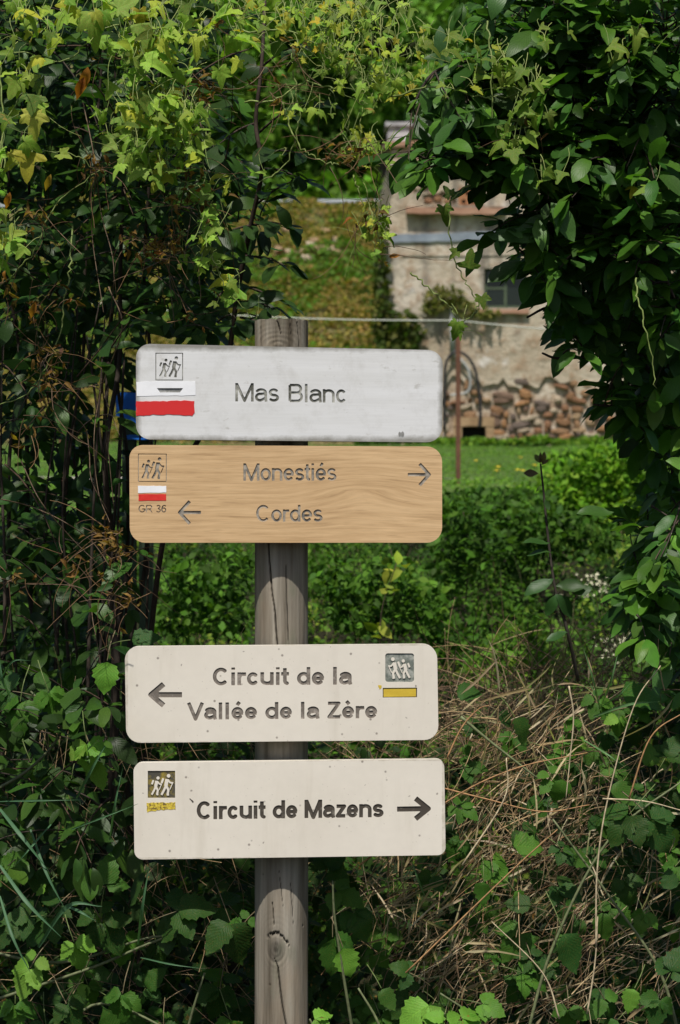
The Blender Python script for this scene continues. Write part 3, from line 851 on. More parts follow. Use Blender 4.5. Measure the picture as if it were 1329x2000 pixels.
def leaf_lobed(seed=0, lobes=((90, 1.0), (28, .74), (152, .74), (-28, .5), (208, .5)), inner=.50, cup=.12, droop=.25):
    rr = random.Random(seed)
    lob = [(math.radians(a + rr.uniform(-5, 5)), l*rr.uniform(.86, 1.1)) for a, l in lobes]
    v = [(0, .0, 0)]; uv = [(.5, .0)]; ring = []
    lob.sort(key=lambda q: q[0])
    seq = [(-math.pi/2 + .10, .07)]
    for i, (a, l) in enumerate(lob):
        seq += [(a - .30, l*.74), (a - .08, l*.95), (a, l), (a + .10, l*.93), (a + .30, l*.72)]
        if i < len(lob) - 1: seq.append(((a + lob[i+1][0])/2, inner*rr.uniform(.85, 1.15)))
    seq.append((-math.pi/2 - .10 + 2*math.pi, .07))
    for a, l in seq:
        for fr in (.5, 1.0):
            x = math.cos(a)*l*fr*.62; y = math.sin(a)*l*fr*.62
            z = cup*(abs(x))*1.2 - droop*(x*x + y*y)*1.2 + (rr.uniform(-.04, .04) if fr == 1 else .02)
            v.append((x, y + .0, z)); uv.append((.5 + x*.8, .1 + max(-.1, y)*.5))
    f = []
    n = len(seq)
    for i in range(n - 1):
        a = 1 + i*2; b = a + 2
        f += [(0, a, b), (a, a+1, b+1), (a, b+1, b)]
    v = np.array(v, float); v[:, 1] += .12
    v[0] = (0, .12, 0)
    # a short stalk
    return v, np.array(f, np.int32), np.array(uv, float)

LEAF = {}
LEAF['shrub'] = [leaf_grid(8, lambda t, k=k: (.165 + .012*k)*math.sin(math.pi*min(1, t**(.92 + .03*k)))**.85, .15 + .12*(k % 3), .08 + .14*(k % 4), .02, .25, k, .04*(k % 3 - 1)) for k in range(10)]
LEAF['bramble'] = [leaf_grid(11, lambda t, k=k: (.37 + .02*(k % 3))*math.sin(math.pi*t**.62)**.72*(1 - .35*max(0, t - .75)/.25), .16 + .05*(k % 3), .10 + .1*(k % 4), .09, .35, k + 20, .03*(k % 3 - 1)) for k in range(8)]
LEAF['vine'] = [leaf_lobed(k, droop=.2 + .4*(k % 4), cup=.1 + .22*(k % 3)) for k in range(8)] + \
               [leaf_lobed(k + 9, lobes=((90, 1.1), (15, .72), (165, .72)), inner=.45, droop=.3, cup=.25) for k in range(4)]
LEAF['small'] = [leaf_grid(4, lambda t, k=k: .30*math.sin(math.pi*t**.8), .25, .2 + .1*k, .0, .2, k + 40) for k in range(4)]
LEAF['far'] = [(np.array([(0, 0, 0), (-.36, .5, .08), (0, .5, -.02), (.36, .45, .1), (0, 1, -.15)], float), np.array([(0, 2, 1), (0, 3, 2), (1, 2, 4), (2, 3, 4)], np.int32), np.array([(.5, 0), (0, .5), (.5, .5), (1, .5), (.5, 1)], float))]
LEAF['blade'] = [leaf_grid(5, lambda t, k=k: .022*(1 - t)**.5 + .004, .3, .35 + .25*k, 0, 0, k + 60, .1*(k - 1)) for k in range(3)]
LEAF['curl'] = [leaf_grid(5, lambda t, k=k: .22*math.sin(math.pi*t), 1.3, .8, .1, 1.6, k + 80, .3) for k in range(4)]

def frames(d, n, roll=0):
    """rotation matrices from leaf direction d and wished normal n, arrays (k,3)"""
    d = d / (np.linalg.norm(d, axis=1, keepdims=True) + 1e-9)
    x = np.cross(d, n); x /= (np.linalg.norm(x, axis=1, keepdims=True) + 1e-9)
    z = np.cross(x, d)
    return np.stack([x, d, z], axis=2)          # columns

class Leaves:
    """leaves of one plant: position, direction, normal, length, colour"""
    def __init__(s): s.p = []; s.d = []; s.n = []; s.l = []; s.c = []; s.keep = []
    def add(s, p, d, n, l, c, pri=0):
        s.p.append(tuple(p)); s.d.append(tuple(d)); s.n.append(tuple(n)); s.l.append(l); s.c.append(tuple(c)); s.keep.append(pri)
    def addn(s, p, d, n, l, c):
        for i in range(len(l)): s.add(p[i], d[i], n[i], l[i], c[i])
    def arrays(s):
        return (np.array(s.p, float).reshape(-1, 3), np.array(s.d, float).reshape(-1, 3), np.array(s.n, float).reshape(-1, 3), np.array(s.l, float), np.array(s.c, float).reshape(-1, 3), np.array(s.keep))

BOARDS = [c1, c2, c3, c4]
def clear_mask(p, d, l, back=4.36):
    """leaves that would cover a board or the post"""
    bad = np.zeros(len(p), bool)
    for fr in (0, .5, 1.0):
        q = p + d*l[:, None]*fr
        x, y = to_px(q)
        near = q[:, 1] < back
        for c in BOARDS:
            bad |= near & (x > c[0][0] - 6) & (x < c[1][0] + 6) & (y > min(c[0][1], c[1][1]) - 6) & (y < max(c[2][1], c[3][1]) + 6)
        bad |= near & (x > 492) & (x < 610) & (y > 622)
        t = (BD - q[:, 1])/(-_d.y); h = q - np.array(_d)[None]*t[:, None]          # keep the sun on the boards
        hx, hy = to_px(np.stack([h[:, 0], np.full(len(h), BD), h[:, 2]], -1))
        bad |= (t > 0) & (hx > 262) & (hx < 880) & (hy > 655) & (hy < 2010)
    return bad

def joined(kind, P_, D, N, L, C):
    temps = LEAF[kind]; vs = []; fs = []; us = []; cs = []; off = 0
    Rm = frames(D, N)
    pick = R.integers(0, len(temps), len(L))
    for t, (tv, tf, tu) in enumerate(temps):
        s = np.where(pick == t)[0]
        if not len(s): continue
        v = np.einsum('kij,nj->kni', Rm[s], tv) * L[s][:, None, None] + P_[s][:, None, :]
        k, n = v.shape[:2]
        vs.append(v.reshape(-1, 3)); us.append(np.tile(tu, (k, 1))); cs.append(np.repeat(C[s], n, axis=0))
        fs.append((tf[None] + (np.arange(k)*n)[:, None, None] + off).reshape(-1, 3)); off += k*n
    return np.concatenate(vs), np.concatenate(fs), np.concatenate(us), np.concatenate(cs)

def jitter(col, n, amt=.25, hue=.12):
    c = np.array(col, float)[None]*(1 + R.uniform(-amt, amt, (n, 1)))
    return np.clip(c*(1 + R.uniform(-hue, hue, (n, 3))), .002, 1)

SHADES = {}
def leaf_objects(name, kind, mat, lv, parent, limit=300, stuff='foliage', guard=True, nshade=7):
    """the `limit` leaves that show largest become parts; the rest one part of kind stuff"""
    p, d, n, l, c, pri = lv.arrays()
    if guard:
        ok = ~clear_mask(p, d/np.linalg.norm(d, axis=1, keepdims=True), l) | (pri > 5)
        p, d, n, l, c, pri = p[ok], d[ok], n[ok], l[ok], c[ok], pri[ok]
    x, y = to_px(p + d*l[:, None]*.5)
    infr = (x > -10) & (x < 1340) & (y > -10) & (y < 2010)
    face = np.abs((n*(p - np.array([0, 0, CAMZ]))/np.linalg.norm(p - np.array([0, 0, CAMZ]), axis=1, keepdims=True)).sum(1))
    score = np.where(infr, 1000, 0) + pri*50 + 10*(6 - p[:, 1]) + 8*l*10*(face + .3)
    order = np.argsort(-score)
    nbig = int(min(limit, infr.sum()))
    big, rest = order[:nbig], order[nbig:]
    # individual leaves share meshes: variants in shape x shade
    if nbig:
        cb = c[big]; lum = cb.sum(1); q = np.argsort(np.argsort(lum)) * nshade // max(1, nbig)
        temps = LEAF[kind]; store = {}
        Rm = frames(d[big], n[big])
        for j in range(nbig):
            t = int(R.integers(0, len(temps))); sh = int(q[j])
            key = (t, sh)
            if key not in store:
                tv, tf, tu = temps[t]
                mean = cb[j]
                store[key] = mesh(name, tv, tf, [mat], True, uv=tu, col=np.tile(mean, (len(tv), 1)))
            o = bpy.data.objects.new(name, store[key]); COL.objects.link(o)
            o.parent = parent
            mm = Matrix(((Rm[j]*l[big[j]]).tolist())).to_4x4()
            mm.translation = Vector(p[big[j]]) - parent.location
            o.matrix_basis = mm
    if len(rest):
        v, f, u, cc = joined(kind, p[rest], d[rest], n[rest], l[rest], c[rest])
        o = put(stuff, mesh(stuff, v, f, [mat], True, uv=u, col=cc), parent); tag(o, kind='stuff')
    return len(p)

def stems(name, paths, mat, parent, col, n=6):
    """each path (pts, r0, r1) a part of its own"""
    for pts, r0, r1 in paths:
        k = len(pts); rr = [r0 + (r1 - r0)*i/(k-1) for i in range(k)]
        v, f = tube_geo(pts, rr, n)
        put(name, mesh(name, v, f, [mat], True, col=np.tile(np.array(col)*random.uniform(.75, 1.25), (len(v), 1))), parent)

def strands(name, paths, mat, parent, cols, n=4, kind='stuff'):
    def free(pts):
        q = np.array([tuple(p) for p in pts])
        return not clear_mask(q, np.zeros_like(q), np.zeros(len(q))).any()
    paths = [p_ for p_ in paths if free(p_[0])]
    vs = []; fs = []; cs = []; off = 0
    for i, (pts, r0, r1) in enumerate(paths):
        k = len(pts); rr = [r0 + (r1 - r0)*j/(k-1) for j in range(k)]
        v, f = tube_geo(pts, rr, n, False)
        vs += v; fs += [tuple(a + off for a in q) for q in f]; cs += [cols[i % len(cols)]]*len(v); off += len(v)
    o = put(name, mesh(name, vs, fs, [mat], True, col=np.array(cs)), parent)
    return tag(o, kind=kind)

def twig_leaves(lv, pts, k, size, cols, spread=55, up=(0, -.35, 1), petiole=.15, tipk=2, rnd=.45, colfn=None):
    """alternate leaves along a twig, spreading from it and facing the light"""
    pts = [Vector(p) for p in pts]; m = len(pts)
    for i in range(k + tipk):
        t = min(1, (i + .5)/k)
        a = t*(m - 1); j = min(m - 2, int(a)); p = pts[j].lerp(pts[j+1], a - j)
        ax = (pts[min(j+1, m-1)] - pts[j]).normalized()
        side = ax.cross(Vector(up))
        if side.length < .1: side = ax.orthogonal()
        side.normalize()
        ang = math.radians(spread*random.uniform(.6, 1.3)) if i < k else math.radians(random.uniform(-30, 30))
        s = 1 if i % 2 else -1
        d = ax*math.cos(ang) + side*s*math.sin(ang) + Vector((random.uniform(-1,1), random.uniform(-1,1), random.uniform(-1,.4)))*rnd*.5
        nn = Vector(up) + Vector((random.uniform(-1,1), random.uniform(-1,1), random.uniform(-1,1)))*rnd
        c = jitter(random.choice(cols), 1, .28, .1)[0]
        lv.add(p + d.normalized()*size*petiole, d.normalized(), nn, size*random.uniform(.5, 1.35), c)

def droopy(start, d, L, n=6, sag=.25, wig=.1):
    """points of a twig"""
    p = Vector(start); d = Vector(d).normalized(); out = [p.copy()]
    w = Vector((random.uniform(-1,1), random.uniform(-1,1), random.uniform(-1,1)))*wig
    for i in range(n):
        d = (d + Vector((0, 0, -sag/n)) + w/n*3 + Vector((random.uniform(-1,1), random.uniform(-1,1), random.uniform(-1,1)))*wig/n*2).normalized()
        p = p + d*(L/n); out.append(p.copy())
    return out

GR_D, GR_M = (.022, .052, .018), (.035, .085, .024)          # dark glossy shrub greens
# ------------------------------------------------------------------ building beyond the meadow
BY = 35.0
def B(px, py, d=BY): return P(px, py, d)
house = empty('stone_house', B(980, 872), 'old cream plastered stone building with bare rubble at its foot', 'building')
def solid_px(name, loops, d, thick, mat, parent, smooth=False):
    """outline given in photo pixels at distance d, thick metres deep"""
    s = d / BD
    v, f = fill_mesh(name, loops, BD, .01, None)
    y = v[:, 1]; mid = y.mean()
    w = np.stack([v[:, 0]*s, np.where(y < mid, d, d + thick), (v[:, 2] - CAMZ)*s + CAMZ], -1)
    return put(name, mesh(name, w, f, [mat], smooth), parent)
win = [(946, 524), (1030, 524), (1030, 602), (946, 602)]
door = [(903, 833), (949, 833), (949, 885), (903, 885)]
wall_o = [(752, 900), (751, 700), (750, 560), (751, 470), (758, 430), (766, 380), (788, 344), (800, 332), (1420, 322), (1420, 900)]
solid_px('masonry', [wall_o, win, door], BY + .06, .5, M['mortar'], house)
rg = random.Random(5)
low = [(1420, 742 + rg.uniform(-5, 5))]
x = 1400
while x > 752:
    yb = 748 if x > 1000 else (742 if x > 868 else 800)
    if x > 1120: yb = 775
    low.append((x, yb + rg.uniform(-13, 14))); x -= rg.uniform(7, 16)
low += [(752, 800)]
plaster_o = [(752, 700), (750, 560), (751, 470), (758, 430), (766, 380), (788, 344), (800, 332), (1420, 322)] + low
hole1 = wob([(800, 344), (826, 340), (850, 358), (842, 378), (806, 376)], 4, 8, 2)
hole2 = wob([(826, 384), (862, 374), (890, 380), (890, 401), (826, 400)], 3.5, 8, 4)
solid_px('plaster_coat', [plaster_o, win, hole1, hole2], BY, .06, M['plaster'], house)
ledge = wob([(792, 404), (990, 406), (990, 416), (960, 418), (794, 417)], 1.5, 14, 6)
solid_px('ledge', [ledge], BY - .16, .16, M['roof_tile'], house)
solid_px('ledge_topping', [wob([(794, 399), (985, 402), (985, 405), (795, 404)], 1, 12, 8)], BY - .12, .12, M['plaster'], house)
solid_px('perforated_brick', [[(896, 369), (934, 369), (934, 400), (896, 400)]] + [[(x + 4.4*math.cos(a), y + 4.6*math.sin(a)) for a in np.linspace(0, 2*math.pi, 9)[:-1]] for x, y in ((906, 393.5), (922, 393.5), (914, 378))], BY - .04, .05, M['orange_brick'], house)
solid_px('dark_backing', [[(898, 372), (932, 372), (932, 399), (898, 399)]], BY - .002, .01, M['dark_inside'], house)
solid_px('painted_band', [wob([(766, 458), (1000, 451), (1000, 467), (767, 474)], .8, 14, 3)], BY - .035, .035, M['blue_grey'], house)
solid_px('moulding', [wob([(786, 497), (1000, 495), (1000, 499), (786, 500)], .6, 20, 5)], BY - .02, .02, M['plaster'], house)
# window
fr = solid_px('window', [[(946, 524), (1030, 524), (1030, 602), (946, 602)], [(951, 529), (1025, 529), (1025, 597), (951, 597)]], BY + .14, .06, M['old_green_wood'], house)
solid_px('glazing_bar', [[(985, 529), (990, 529), (990, 597), (985, 597)]], BY + .145, .045, M['old_green_wood'], fr)
solid_px('glazing_bar', [[(951, 561), (985, 561), (985, 565), (951, 565)]], BY + .15, .04, M['old_green_wood'], fr)
solid_px('pane', [[(951, 529), (985, 529), (985, 597), (951, 597)]], BY + .165, .01, M['glass_dark'], fr)
solid_px('pane', [[(990, 529), (1025, 529), (1025, 597), (990, 597)]], BY + .165, .01, M['glass_dark'], fr)
solid_px('window_jamb', [[(931, 520), (945, 520), (945, 604), (931, 604)]], BY - .015, .015, M['plaster'], house)
solid_px('window_sill', [wob([(936, 604), (1034, 604), (1034, 612), (936, 612)], .6, 15, 1)], BY - .09, .14, M['roof_tile'], house)
# low opening with its stone surround
pmat('sandstone', lambda k: (k.base(k.ramp(k.noise(k.pos(), 5, 5, .65), [(.3, (.24, .15, .075)), (.7, (.42, .29, .165))])).rough(.9), k.bump(k.noise(k.pos(), 14, 4), .5, .02)))
solid_px('lintel', [wob([(886, 815), (966, 815), (966, 832.5), (886, 832.5)], .8, 12, 2)], BY - .03, .1, M['sandstone'], house)
solid_px('jamb', [wob([(886, 833), (902.5, 833), (902.5, 890), (886, 890)], .6, 12, 3)], BY - .02, .1, M['sandstone'], house)
solid_px('jamb', [wob([(949.5, 833), (966, 833), (966, 890), (949.5, 890)], .6, 12, 4)], BY - .02, .1, M['sandstone'], house)
dd = solid_px('dark_opening', [[(903, 833), (949, 833), (949, 890), (903, 890)]], BY + .3, .04, M['dark_inside'], house)  # dark sheet standing in for the shade inside the opening
solid_px('upper_course', [wob([(770, 316), (1420, 296), (1420, 306), (775, 329)], 3.2, 9, 3)], BY - .12, .5, M['roof_tile'], house)
solid_px('upper_wall', [[(760, 330), (764, 300), (768, 286), (1420, 270), (1420, 330)]], BY + .1, .4, M['plaster'], house)
# side wall running back, roof slab, chimney
mb = MB(); a = B(753, 880); t_ = B(768, 290)
mb.add([(a.x, BY + .45, a.z - .3), (a.x, BY + 6, a.z - .3), (a.x, BY + 6, t_.z), (a.x + .1, BY + .45, t_.z), (a.x + .3, BY + .45, a.z - .3), (a.x + .3, BY + 6, a.z - .3), (a.x + .3, BY + 6, t_.z), (a.x + .4, BY + .45, t_.z)],
       [(0, 1, 2, 3), (4, 7, 6, 5), (0, 4, 5, 1), (3, 2, 6, 7), (0, 3, 7, 4), (1, 5, 6, 2)]); mb.build('side_wall', M['plaster'], house)
mb = MB(); zt = B(0, 286).z; xr = B(1420, 0).x
mb.add([(t_.x - .1, BY, zt), (xr, BY, zt + .12), (xr, BY + 6, zt + 1.0), (t_.x - .1, BY + 6, zt + .9), (t_.x - .1, BY, zt + .08), (xr, BY, zt + .2), (xr, BY + 6, zt + 1.08), (t_.x - .1, BY + 6, zt + .98)],
       [(0, 3, 2, 1), (4, 5, 6, 7), (0, 1, 5, 4), (2, 3, 7, 6), (1, 2, 6, 5), (3, 0, 4, 7)]); mb.build('roof', M['roof_tile'], house)
pmat('chimney_render', lambda k: (k.base(k.ramp(k.noise(k.pos(), 4, 5, .7), [(.35, (.12, .11, .12)), (.6, (.45, .44, .45))])).rough(.9),))
ch = solid_px('chimney', [wob([(757, 292), (758, 246), (800, 244), (802, 292)], 1.2, 9, 5)], BY + .4, .5, M['chimney_render'], house)
solid_px('chimney_cap', [wob([(752, 246), (753, 238), (806, 237), (806, 245)], .8, 9, 6)], BY + .35, .6, M['chimney_render'], ch)
# rubble stones, each its own
SC_ = [(.25, .14, .075), (.30, .18, .10), (.36, .25, .15), (.19, .125, .09), (.34, .185, .09), (.15, .115, .095), (.46, .37, .27), (.26, .14, .08)]
stone_meshes = {}
def stone(px, py, w, h, seed, d=BY + .02, parent=house):
    rr = random.Random(seed)
    key = (seed % 14, seed % 8)
    if key not in stone_meshes:
        q = random.Random(seed % 14 + 100); k = 9; v = []; f = []
        ang = sorted([2*math.pi*i/k + q.uniform(-.2, .2) for i in range(k)])
        sup = lambda a: 1/((abs(math.cos(a))**3 + abs(math.sin(a))**3)**(1/3))
        rad = [sup(a)*q.uniform(.8, 1.05)*.5 for a in ang]
        for s, y in ((.92, .5), (1.0, -.1), (.72, -.42)):
            for a, r_ in zip(ang, rad): v.append((math.cos(a)*r_*s, y + q.uniform(-.07, .07), math.sin(a)*r_*s))
        v.append((q.uniform(-.08, .08), -.5, q.uniform(-.08, .08)))
        for r_ in range(2):
            for i in range(k):
                a = r_*k + i; b = r_*k + (i+1) % k; f.append((a, a + k, b + k, b))
        for i in range(k): f.append((2*k + i, 3*k, 2*k + (i+1) % k))
        stone_meshes[key] = mesh('stone', v, f, [M['stone']], False, col=np.tile(SC_[seed % 8], (len(v), 1)))
    o = bpy.data.objects.new('stone', stone_meshes[key]); COL.objects.link(o); o.parent = parent
    p = B(px, py, d); o.location = p - parent.location
    sc = d / F; o.scale = (w*sc, .055 + .04*rr.random(), h*sc); o.rotation_euler = (0, rr.uniform(-.3, .3), 0)
sd = 0
def in_open(px, py): return 884 < px < 968 and py > 812
y = 741
while y < 884:
    h = rg.uniform(9, 16); x = 868 + rg.uniform(0, 8)
    if y < 760: x = 905
    while x < 1300:
        w = rg.choice((10, 14, 18, 24, 32, 40))*rg.uniform(.8, 1.2)
        if y > 845 and x > 1050: w *= 1.3
        cx_, cy_ = x + w/2, y + h/2 + rg.uniform(-4.5, 4.5)
        sd += 1
        skip = rg.random() < (.55 if y < 765 else .10)
        if not skip and not in_open(cx_, cy_): stone(cx_, cy_, w*rg.uniform(.8, 1.1), h*rg.uniform(.7, 1.5), sd)
        x += w + rg.uniform(.5, 3.5)
    y += h + rg.uniform(-.5, 1.5)
for i, (x, y, w, h) in enumerate([(814, 354, 18, 12), (832, 362, 16, 14), (816, 368, 16, 9), (838, 392, 18, 11), (856, 388, 18, 12), (874, 392, 16, 12), (884, 384, 10, 9), (872, 770, 14, 12), (873, 790, 13, 11), (872, 812, 12, 10), (872, 838, 12, 14), (872, 860, 14, 12), (1120, 690, 18, 12), (1085, 722, 20, 14)]):
    stone(x, y, w, h, 300 + i, BY + .03)
# pipe loop and black cable on the wall
def arcp(pts, d): return spline([P(x, y, d) for x, y in pts], 8)
cab = put('cable', mesh('cable', *tube_geo(arcp([(868, 840), (868, 760), (871, 712), (884, 690), (900, 688), (918, 702), (930, 728), (937, 770), (939, 800), (936, 836)], BY - .12), .024, 6), [M['black_rubber']], True), None)
tag(cab, 'black cable hanging in a tall loop over the small dark wall opening', 'cable')
pip = empty('drain_pipe', B(884, 870), 'pale grey downpipe with a bent hose on the plastered wall', 'pipe')
put('pipe', mesh('pipe', *tube_geo([B(884, 600, BY - .09), B(884, 692, BY - .09)], .045, 8), [M['grey_plastic']], True), pip)
put('hose', mesh('hose', *tube_geo(arcp([(884, 690), (898, 700), (914, 720), (919, 744), (917, 760), (908, 768), (880, 772)], BY - .1), .02, 6), [M['grey_plastic']], True), pip)

# guardrail of the road above the bank
gr = empty('guardrail', (-2, 46.5, gz(-2, 46.5)), 'galvanised road guardrail along the top of the grassy bank', 'guardrail')
zr = P(600, 398, 46.5).z
mb = MB(); prof = [(0, -.09), (-.04, -.065), (-.04, -.03), (0, 0), (-.04, .03), (-.04, .065), (0, .09)]
v = []; f = []
for x in (-16, 6):
    for y, z in prof: v.append((x, 46.5 + y, zr + z))
for i in range(6): f.append((i, i+1, i+8, i+7))
put('rail', mesh('rail', v, f, [M['galvanised']]), gr)
for x in np.arange(-15, 6, 2.0):
    mb = MB().box((x - .05, 46.52, gz(x, 46.5) - .2), (x + .05, 46.64, zr + .15)); mb.build('rail_post', M['galvanised'], gr)

# wire fence crossing the meadow
def fence_post(x, y, top, lab, r=.017):
    z0 = gz(x, y) - .1
    mb = MB().box((x - r, y - .004, z0), (x + r, y + .004, top)); mb.box((x - r, y + .0041, z0), (x - r + .008, y + 2*r, top))
    o = mb.build('fence_post', M['rust'])
    return tag(o, lab, 'fence post', 'iron posts of the wire fence')
fy = 16.5
pf = P(895.5, 632, fy)
fence_post(pf.x, fy, pf.z, 'rusty brown angle-iron post standing in front of the cream building')
w1 = P(120, 585, fy + .6); fence_post(w1.x, fy + .6, w1.z + .06, 'rusty iron post hidden in the hedge, carrying the far end of the wire')
pts = [w1.lerp(P(895, 626, fy - .02), t) + Vector((0, 0, -.05*math.sin(math.pi*t))) for t in np.linspace(0, 1, 20)]
pts += [P(895, 626, fy - .02).lerp(P(1420, 640, fy - 1.5), t) + Vector((0, 0, -.05*math.sin(math.pi*t))) for t in np.linspace(0.05, 1, 14)]
o = put('fence_wire', mesh('fence_wire', *tube_geo(pts, .0048, 5), [M['wire']], True)); tag(o, 'pale fence wire strung across in front of bank and building', 'wire')

# blue panel behind the hedge
bp = empty('blue_panel', P(262, 800, 6.4), 'bright blue plastic panel peeking from behind the whitewashed board', 'panel')
solid_px('sheet', [[(226, 767), (420, 763), (420, 828), (242, 832), (238, 815), (227, 812)]], 6.4, .03, M['blue_plastic'], bp)
solid_px('lower_flap', [wob([(243, 850), (420, 846), (420, 858), (246, 858)], 1, 12, 2)], 6.42, .02, M['blue_plastic'], bp)
for xx in (252, 285):
    a = P(xx, 765, 6.45); mb = MB().box((a.x - .02, 6.45, gz(a.x, 6.45) - .05), (a.x + .02, 6.49, a.z)); mb.build('support', M['old_green_wood'], bp)

# ------------------------------------------------------------------ ground cover
def scatter_leaves(name, label, n, xr, yr, size, cols, kind='small', mat='small_leaf', hum=.25, up=.6, dens=None, hfn=None, catkind='stuff', parent=None, hs=1.6, px_clip=True):
    x = R.uniform(*xr, n); y = R.uniform(*yr, n)
    if px_clip:
        q = np.abs(x) < y*.165 + .5
        x, y = x[q], y[q]
    if dens is not None:
        q = R.random(len(x)) < dens(x, y); x, y = x[q], y[q]
    n = len(x)
    z = ground_h(x, y) + hum*np.clip(fbm(x*hs, y*hs, 31, 4)*1.9 - .35, 0, 1.4)*R.uniform(.25, 1.0, n)**.5
    if hfn is not None: z = z + hfn(x, y)
    p = np.stack([x, y, z], -1)
    a = R.uniform(0, 2*np.pi, n); e = R.uniform(-.3, .9, n)
    d = np.stack([np.cos(a)*np.cos(e), np.sin(a)*np.cos(e), np.sin(e)], -1)
    nn = np.stack([R.normal(0, .55, n), R.normal(-.25, .55, n), np.full(n, up) + R.normal(0, .3, n)], -1)
    c = np.concatenate([jitter(cc, 1, .3, .12) for cc in [cols[i] for i in R.integers(0, len(cols), n)]])
    v, f, u, cc = joined(kind, p, d, nn, size*R.uniform(.6, 1.4, n), c)
    o = put(name, mesh(name, v, f, [M[mat]], True, uv=u, col=cc), parent)
    tag(o, label, None, None, catkind); return o

SCR = [(.06, .135, .022), (.085, .19, .03), (.045, .10, .02), (.11, .23, .04), (.05, .12, .035)]
def scrub_dens(x, y):
    v = fbm(x*2.2, y*1.3, 77, 4); return np.clip((v - .22)*3.2, .35, 1)
def scrub():
    n = 3000
    x = R.uniform(-2.4, 2.5, n); y = R.uniform(6.0, 12.5, n); q = np.abs(x) < y*.165 + .4; x, y = x[q], y[q]; n = len(x)
    P_ = []; D_ = []; N_ = []; L_ = []; C_ = []; st = []
    z = ground_h(x, y); tone = fbm(x*1.7, y*1.2, 12, 3)
    for i in range(n):
        h = R.uniform(.05, .30)*(.55 + .9*tone[i])*float(np.interp(y[i], [6, 9.5, 11.5, 12.5], [1.15, 1, .5, .12])); k = int(R.integers(22, 52)); w = R.uniform(.05, .13)
        lean = R.normal(0, .3, 2); t = R.random(k)**.6
        u = R.normal(0, 1, (k, 2))*w*(1.1 - .6*t[:, None])*.6
        p = np.stack([x[i] + lean[0]*h*t + u[:, 0], y[i] + lean[1]*h*t + u[:, 1], z[i] + h*t], -1)
        d = np.stack([u[:, 0]*8 + R.normal(0, .5, k), u[:, 1]*8 + R.normal(0, .5, k), R.normal(.15, .5, k)], -1)
        sz = R.choice([.016, .022, .030, .038], p=[.3, .35, .25, .1])
        v = tone[i]; r = R.random()
        base = np.array([.018, .050, .010]) if v < .45 else np.array([.038, .098, .015]) if r < .6 else np.array([.072, .160, .026]) if r < .92 else np.array([.17, .25, .05])
        P_.append(p); D_.append(d); N_.append(np.stack([R.normal(0, .5, k), R.normal(-.4, .5, k), R.normal(.8, .3, k)], -1)); L_.append(sz*R.uniform(.6, 1.4, k)); C_.append(jitter(base*R.uniform(.7, 1.3), k, .2, .08))
        if i % 3 == 0: st.append(([(x[i], y[i], z[i] - .02), (x[i] + lean[0]*h*.6, y[i] + lean[1]*h*.6, z[i] + h*.6), (x[i] + lean[0]*h*1.2, y[i] + lean[1]*h*1.2, z[i] + h*1.25)], .0022, .001))
    root = empty('scrub_bank', (0, 9, 0), None); root['kind'] = 'stuff'
    v, f, u, cc = joined('small', np.concatenate(P_), np.concatenate(D_), np.concatenate(N_), np.concatenate(L_), np.concatenate(C_))
    tag(put('scrub_leaves', mesh('scrub_leaves', v, f, [M['small_leaf']], True, uv=u, col=cc), root), kind='stuff')
    strands('scrub_stems', st, M['straw'], root, [(.16, .14, .06), (.10, .12, .05), (.30, .24, .13), (.12, .07, .04)], 3)
    root['label'] = 'low leafy scrub covering the slope between signpost and meadow'
scrub()
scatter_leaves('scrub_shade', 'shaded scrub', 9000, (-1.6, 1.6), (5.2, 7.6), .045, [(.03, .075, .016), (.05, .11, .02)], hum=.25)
scatter_leaves('meadow_grass', 'short meadow grass', 42000, (-5, 5.5), (13.0, 34.6), .07, [(.07, .15, .03), (.10, .21, .045), (.06, .13, .03), (.12, .20, .06)], kind='blade', mat='grass', hum=.03, up=.2, dens=lambda x, y: np.where(np.abs(y - 19.2) < 1.0, .06, np.where(y < 18.3, .5, 1.0)))
# the blade template is narrow; broaden the meadow with low clover-like leaves
scatter_leaves('clover', 'clover in the meadow', 60000, (-5, 5.5), (12.3, 34.6), .028, [(.10, .20, .04), (.13, .26, .06), (.08, .17, .035)], kind='far', mat='far_leaf', hum=.03, up=1.2, dens=lambda x, y: np.where(np.abs(y - 19.2) < 1.0, .03, 1.0))
scatter_leaves('wall_foot_weeds', 'weeds growing along the foot of the building', 5200, (.3, 5.6), (34.3, 34.95), .09, [(.06, .15, .02), (.12, .22, .04)], kind='far', mat='far_leaf', hum=.16, px_clip=False)
scatter_leaves('bank_grass', 'green and sun-bleached grass on the bank', 110000, (-6.5, 1.0), (35.2, 47), .085, [(.15, .16, .05), (.24, .19, .09), (.20, .165, .075), (.10, .14, .035), (.28, .21, .11)], kind='far', mat='far_leaf', hum=.22, px_clip=False, dens=lambda x, y: np.clip(fbm(x*1.1, y*1.1, 5)*2.4 - .5, .15, 1), hs=.9)
scatter_leaves('bank_green', 'green patches on the bank', 36000, (-6.5, 1.0), (35.2, 47), .09, [(.07, .14, .03), (.09, .19, .04)], kind='far', mat='far_leaf', hum=.35, px_clip=False, dens=lambda x, y: np.clip((fbm(x*.7, y*.5, 15) + .02*(y - 41) - .47)*9, 0, 1), hs=.9)
